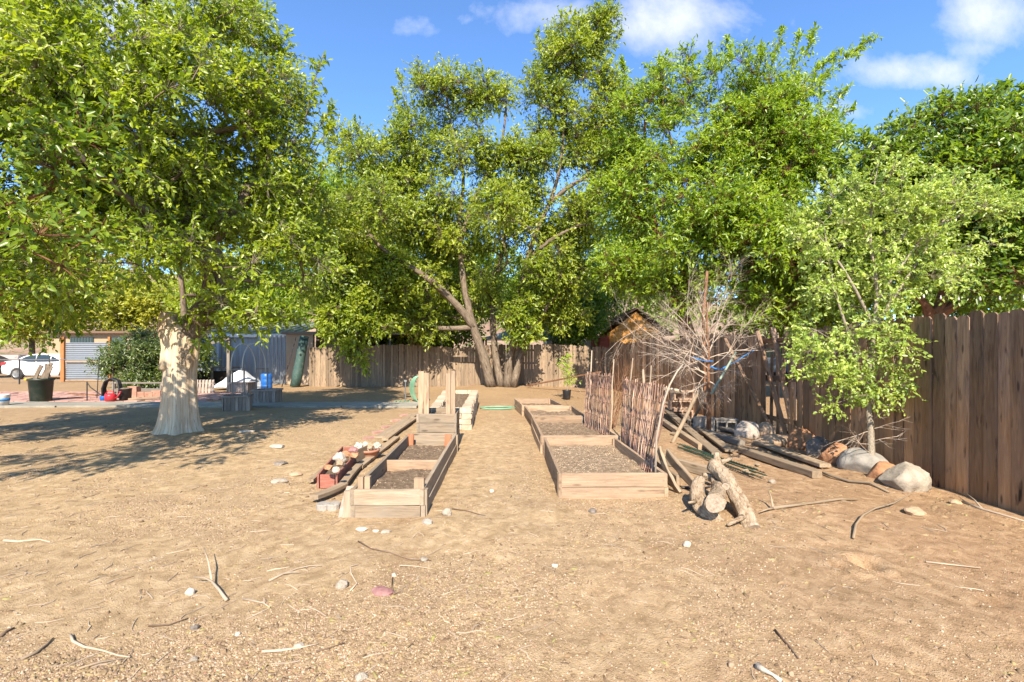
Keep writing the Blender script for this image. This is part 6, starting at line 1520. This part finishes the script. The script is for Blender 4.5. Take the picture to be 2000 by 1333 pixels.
for x in (-8.3, -5.9, -3.4):
    mb = MB(); mb.beam((x, 23.4, 0), (x, 23.4, 2.37), .1, .1, up=(0, 1, 0)); mb.build('post', M['grey_lumber'], lt)
pole('rolled_mesh', 'netting', V3(-9.55, 21.3, 0), V3(-9.28, 21.6, 2.25), .21, 'dark green roll of mesh leaning at the left end of the back fence', 'mesh roll', jit=.12, n=16)
pole('thin_pole', 'black', V3(-10.1, 21.2, 0), V3(-9.65, 21.6, 2.2), .018, 'thin dark pole leaning beside the green roll', 'pole')
# red and orange gabled shed
rs_ = thing('gabled_shed', 'small gabled shed, orange front and red side, behind the back fence', 'shed', (6, 26, 0)); e = wallbox(rs_, 'red_wall', 'shed_red', 4.72, 5.24, 26.02, 29, 0, 2.45)
mb = MB(); mb.prism([(5.25, 0), (8.1, 0), (8.1, 2.55), (6.68, 3.72), (5.25, 2.6)], 26, 29); mb.build('gable_wall', M['shed_orange'], rs_)
mb = MB(); mb.beam((4.25, 27.6, 2.44), (6.72, 27.6, 3.92), 3.3, .08, up=(0, 0, 1)); mb.beam((6.76, 27.6, 3.92), (8.7, 27.6, 2.45), 3.3, .08); mb.build('roof', M['shingle'], rs_)
# low white gable and dark pavilion further off
hg = thing('white_gable_house', 'white gabled house glimpsed behind the big tree', 'house', (3, 34, 0)); mb = MB(); mb.prism([(2.4, 0), (5.4, 0), (5.4, 2.6), (3.4, 4.3), (2.4, 2.6)], 33, 37); mb.build('wall', M['white_wall'], hg)
mb = MB(); mb.beam((3.2, 34.9, 4.40), (2.1, 34.9, 2.55), 4.4, .1); mb.beam((3.4, 34.9, 4.42), (8.5, 34.9, 2.9), 4.4, .1); mb.build('roof', M['roof_metal'], hg)
pv_ = thing('pavilion', 'dark blue roofed pavilion behind the back fence', 'pavilion', (1.5, 27, 0)); mb = MB()
cx, cy = .45, 27.5; mb.add([(cx - 2.2, cy - 1.6, 2.25), (cx + 2.2, cy - 1.6, 2.25), (cx + 2.2, cy + 1.6, 2.25), (cx - 2.2, cy + 1.6, 2.25), (cx - .5, cy, 2.85), (cx + .5, cy, 2.85)], [(0, 1, 5, 4), (1, 2, 5), (2, 3, 4, 5), (3, 0, 4), (3, 2, 1, 0)]); mb.build('roof', M['truck_grey'], pv_)
for dx in (-2, 2):
    for dy in (-1.4, 1.4):
        mb = MB(); mb.beam((cx + dx, cy + dy, 0), (cx + dx, cy + dy, 2.25), .1, .1, up=(0, 1, 0)); mb.build('post', M['black'], pv_)
# street wall and chain-link fence at left
mb = MB(); mb.prism([(-60, 0), (-27.5, 0), (-27.5, 1.35), (-60, 1.35)], 38, 38.2); single(mb, 'street_wall', 'lav_wall', 'pale block wall across the street behind the white car', 'wall', (-40, 38, 0))
cl = thing('chain_link_fence', 'low chain-link fence with thin dark posts before the white car', 'fence', (-24, 23.3, 0))
mb = MB(); mb.tube([(-28, 23.3, 1.18), (-21.5, 23.3, 1.18)], .022, 6); mb.build('top_rail', M['steel'], cl)
for px in (38, 97):
    mb = MB(); x = (px - 1000) / F * 23.3; mb.tube([(x, 23.3, 0), (x, 23.3, 1.22)], .03, 8); mb.build('post', M['black'], cl)
mb = MB()
for i in range(84):
    x0 = -28 + i * .11
    for s_ in (-1, 1):
        xs_ = x0; xe = x0 + s_ * 1.12
        if -28.2 < xe < -21.5 and x0 < -21.5: mb.tube([(xs_, 23.3 + .003 * s_, .05), (xe, 23.3 + .003 * s_, 1.17)], .0022, 3, cap=False)
mb.build('mesh', M['steel'], cl)

# ---------------------------------------------------------------- vehicles
def car(name, label, cat, x0, y0, L, Wd, prof, glassprof, wheels, wr, body, rz=0, z0=0., extra=None):
    """side outline (along x) given in metres; body tapers towards the roof"""
    root = thing(name, label, cat, (x0, y0, z0)); ca, sa = math.cos(rz), math.sin(rz)
    def fn(x, y, z): return V3(x0 + x * ca - y * sa, y0 + x * sa + y * ca, z0 + z)
    def shell(ol, inset, nm, mat, zc=.9, parent=None, tuck=.16):
        mb = MB(); n_ = len(ol); V = []
        def yy2(z, s_): return s_ * (Wd / 2 - inset - max(0, z - zc) * tuck * 2 - max(0, .35 - z) * .25)
        for s_ in (-1, 1):
            for x, z in ol: V.append(fn(x, yy2(z, s_), z))
        Fc = [tuple(range(n_)), tuple(range(2 * n_ - 1, n_ - 1, -1))] + [(i, i + n_, (i + 1) % n_ + n_, (i + 1) % n_) for i in range(n_)]
        o = mb.add(V, Fc, pv=.5).build(nm, M[mat], parent or root)
        bv = o.modifiers.new('bevel', 'BEVEL'); bv.width = .035; bv.segments = 3; bv.limit_method = 'ANGLE'; bv.angle_limit = R(40)
        return o
    shell(prof, 0, 'body', body)
    for gp_ in glassprof:
        mb = MB(); V = []; n_ = len(gp_)
        for s_ in (-1, 1):
            st = mb.n; Vv = []
            for x, z in gp_:
                y = Wd / 2 - max(0, z - .9) * .32; Vv.append(fn(x, s_ * (y + .006), z)); 
            Vv += [fn(x, s_ * (Wd / 2 - max(0, z - .9) * .32 - .03), z) for x, z in gp_]
            Fc = [tuple(range(n_)), tuple(range(2 * n_ - 1, n_ - 1, -1))] + [(i, i + n_, (i + 1) % n_ + n_, (i + 1) % n_) for i in range(n_)]
            mb.add(Vv, Fc, pv=.5)
        mb.build('side_window', M['glass'], root)
    for wx in wheels:
        for s_ in (-1, 1):
            wroot = None
            ax = Matrix.Rotation(rz, 3, 'Z') @ Matrix.Rotation(R(-90 * s_), 3, 'X')
            c = fn(wx, s_ * (Wd / 2 - .10), wr)
            mb = MB(); mb.lathe([(wr * .6, -.1), (wr * .94, -.1), (wr, -.06), (wr, .09), (wr * .94, .125), (wr * .66, .125), (wr * .6, .1)], c, 28, ax=ax); w = mb.build('wheel', M['rubber'], root, smooth=True)
            mb = MB(); mb.lathe([(wr * .64, .10), (wr * .62, .128), (wr * .55, .115), (wr * .2, .10), (wr * .16, .13), (.01, .13)], c, 28, ax=ax); 
            for k in range(5):
                a = k * 2 * math.pi / 5; v0 = ax @ V3(math.cos(a) * wr * .15, math.sin(a) * wr * .15, .12); v1 = ax @ V3(math.cos(a) * wr * .58, math.sin(a) * wr * .58, .125); mb.beam(c + v0, c + v1, wr * .17, .02, up=tuple(ax @ V3(0, 0, 1)))
            mb.build('rim', M['steel'], w)
    return root, fn
sp_ = [(-2.25, .35), (-2.3, .62), (-2.24, .95), (-2.1, 1.04), (-1.55, 1.09), (-1.15, 1.30), (-.75, 1.43), (-.1, 1.475), (.45, 1.43), (.9, 1.25), (1.25, 1.05), (2.0, .92), (2.28, .74), (2.3, .38), (2.0, .22), (1.72, .24)]
sp_ += [(1.35 + .36 * math.cos(a), .32 + .34 * math.sin(a)) for a in np.linspace(.1, 3.0, 7)] + [(.9, .22), (-.95, .22)] + [(-1.4 + .36 * math.cos(a), .32 + .34 * math.sin(a)) for a in np.linspace(.1, 3.0, 7)] + [(-1.85, .24)]
cr, fn = car('parked_car', 'white sedan parked behind the chain-link fence, its rear to the left', 'car', -26.6, 28.2, 4.6, 1.78, sp_,
             [[(-1.28, 1.10), (-1.02, 1.27), (-.7, 1.37), (-.42, 1.39), (-.42, 1.03), (-.9, 1.04)], [(-.36, 1.03), (-.36, 1.395), (.1, 1.40), (.42, 1.35), (.42, 1.03)], [(.48, 1.03), (.48, 1.33), (.85, 1.16), (1.02, 1.04)]], (-1.4, 1.35), .335, 'car_white')
for s_ in (-1, 1):
    mb = MB(); mb.prism([(-2.31, .80), (-2.05, .86), (-2.0, 1.0), (-2.26, .98)], s_ * .70 - .16 if s_ > 0 else -.905, s_ * .70 + .2 if s_ > 0 else -.56, fn); mb.build('tail_lamp', M['tail'], cr)
mb = MB()
for x in (-.39, .45):
    for s_ in (-1, 1): mb.beam(fn(x, s_ * .895, .35), fn(x, s_ * .895, 1.0), .008, .006, up=(0, 1, 0))
mb.build('door_seam', M['rubber'], cr)
mb = MB(); mb.beam(fn(-.25, -.905, .90), fn(-.05, -.905, .90), .02, .02); mb.build('door_handle', M['car_white'], cr)
dk = [(-2.2, .4), (-2.2, 1.0), (-1.9, 1.1), (-1.7, 1.7), (.6, 1.72), (1.0, 1.15), (2.1, 1.02), (2.2, .4)]
c2, fn2 = car('dark_car', 'dark car cut by the left edge in the street', 'car', -33.2, 30.0, 4.4, 1.8, [(x, z) for x, z in sp_], [[(-1.0, 1.27), (-.7, 1.37), (.4, 1.35), (.8, 1.1), (-1.2, 1.08)]], (-1.4, 1.35), .335, 'rubber')
jp = [(-2.1, .5), (-2.1, 1.15), (-1.95, 1.2), (-1.75, 1.85), (.3, 1.87), (.75, 1.25), (2.0, 1.15), (2.1, .5)]
c3, fn3 = car('pickup_truck', 'grey blue pickup with red tail lamp seen through the fence gap', 'truck', 14.4, 26.0, 4.6, 1.85, jp, [[(-1.55, 1.25), (-1.45, 1.72), (.15, 1.74), (.5, 1.28)]], (-1.3, 1.35), .38, 'truck_grey', rz=R(100))
for s_ in (-1, 1):
    mb = MB(); mb.prism([(-2.13, .85), (-2.08, .85), (-2.08, 1.1), (-2.13, 1.1)], s_ * .82 - .07, s_ * .82 + .07, fn3); mb.build('tail_lamp', M['tail'], c3)
mb = MB(); mb.box((13.9, 21.5, .2), (3.5, 1.2, .4), .3); single(mb, 'trailer_bed', 'black', 'low black object on the neighbour yard behind the fence gap', 'trailer', (13.9, 21.5, 0))

# ---------------------------------------------------------------- string of bulbs over the side fence
sl_ = thing('string_lights', 'string of clear bulbs hung in the dark tree above the fence at right', 'string lights', (6.5, 7, 2.3))
A, B_ = PD(1768, 572, 8.2), PD(2030, 575, 6.9); mb = MB(); pts = [A.lerp(B_, t) - V3(0, 0, .05 * math.sin(t * math.pi)) for t in np.linspace(0, 1, 14)]; mb.tube(pts, .004, 4); mb.build('cable', M['black'], sl_)
for t in (.16, .30, .44, .60, .74, .9):
    q = A.lerp(B_, t) - V3(0, 0, .05 * math.sin(t * math.pi)); mb = MB(); mb.lathe([(.008, 0), (.008, -.02), (.013, -.03), (.016, -.045), (.012, -.06), (.002, -.066)], q, 10); mb.build('bulb', M['white_wall'], sl_, smooth=True)
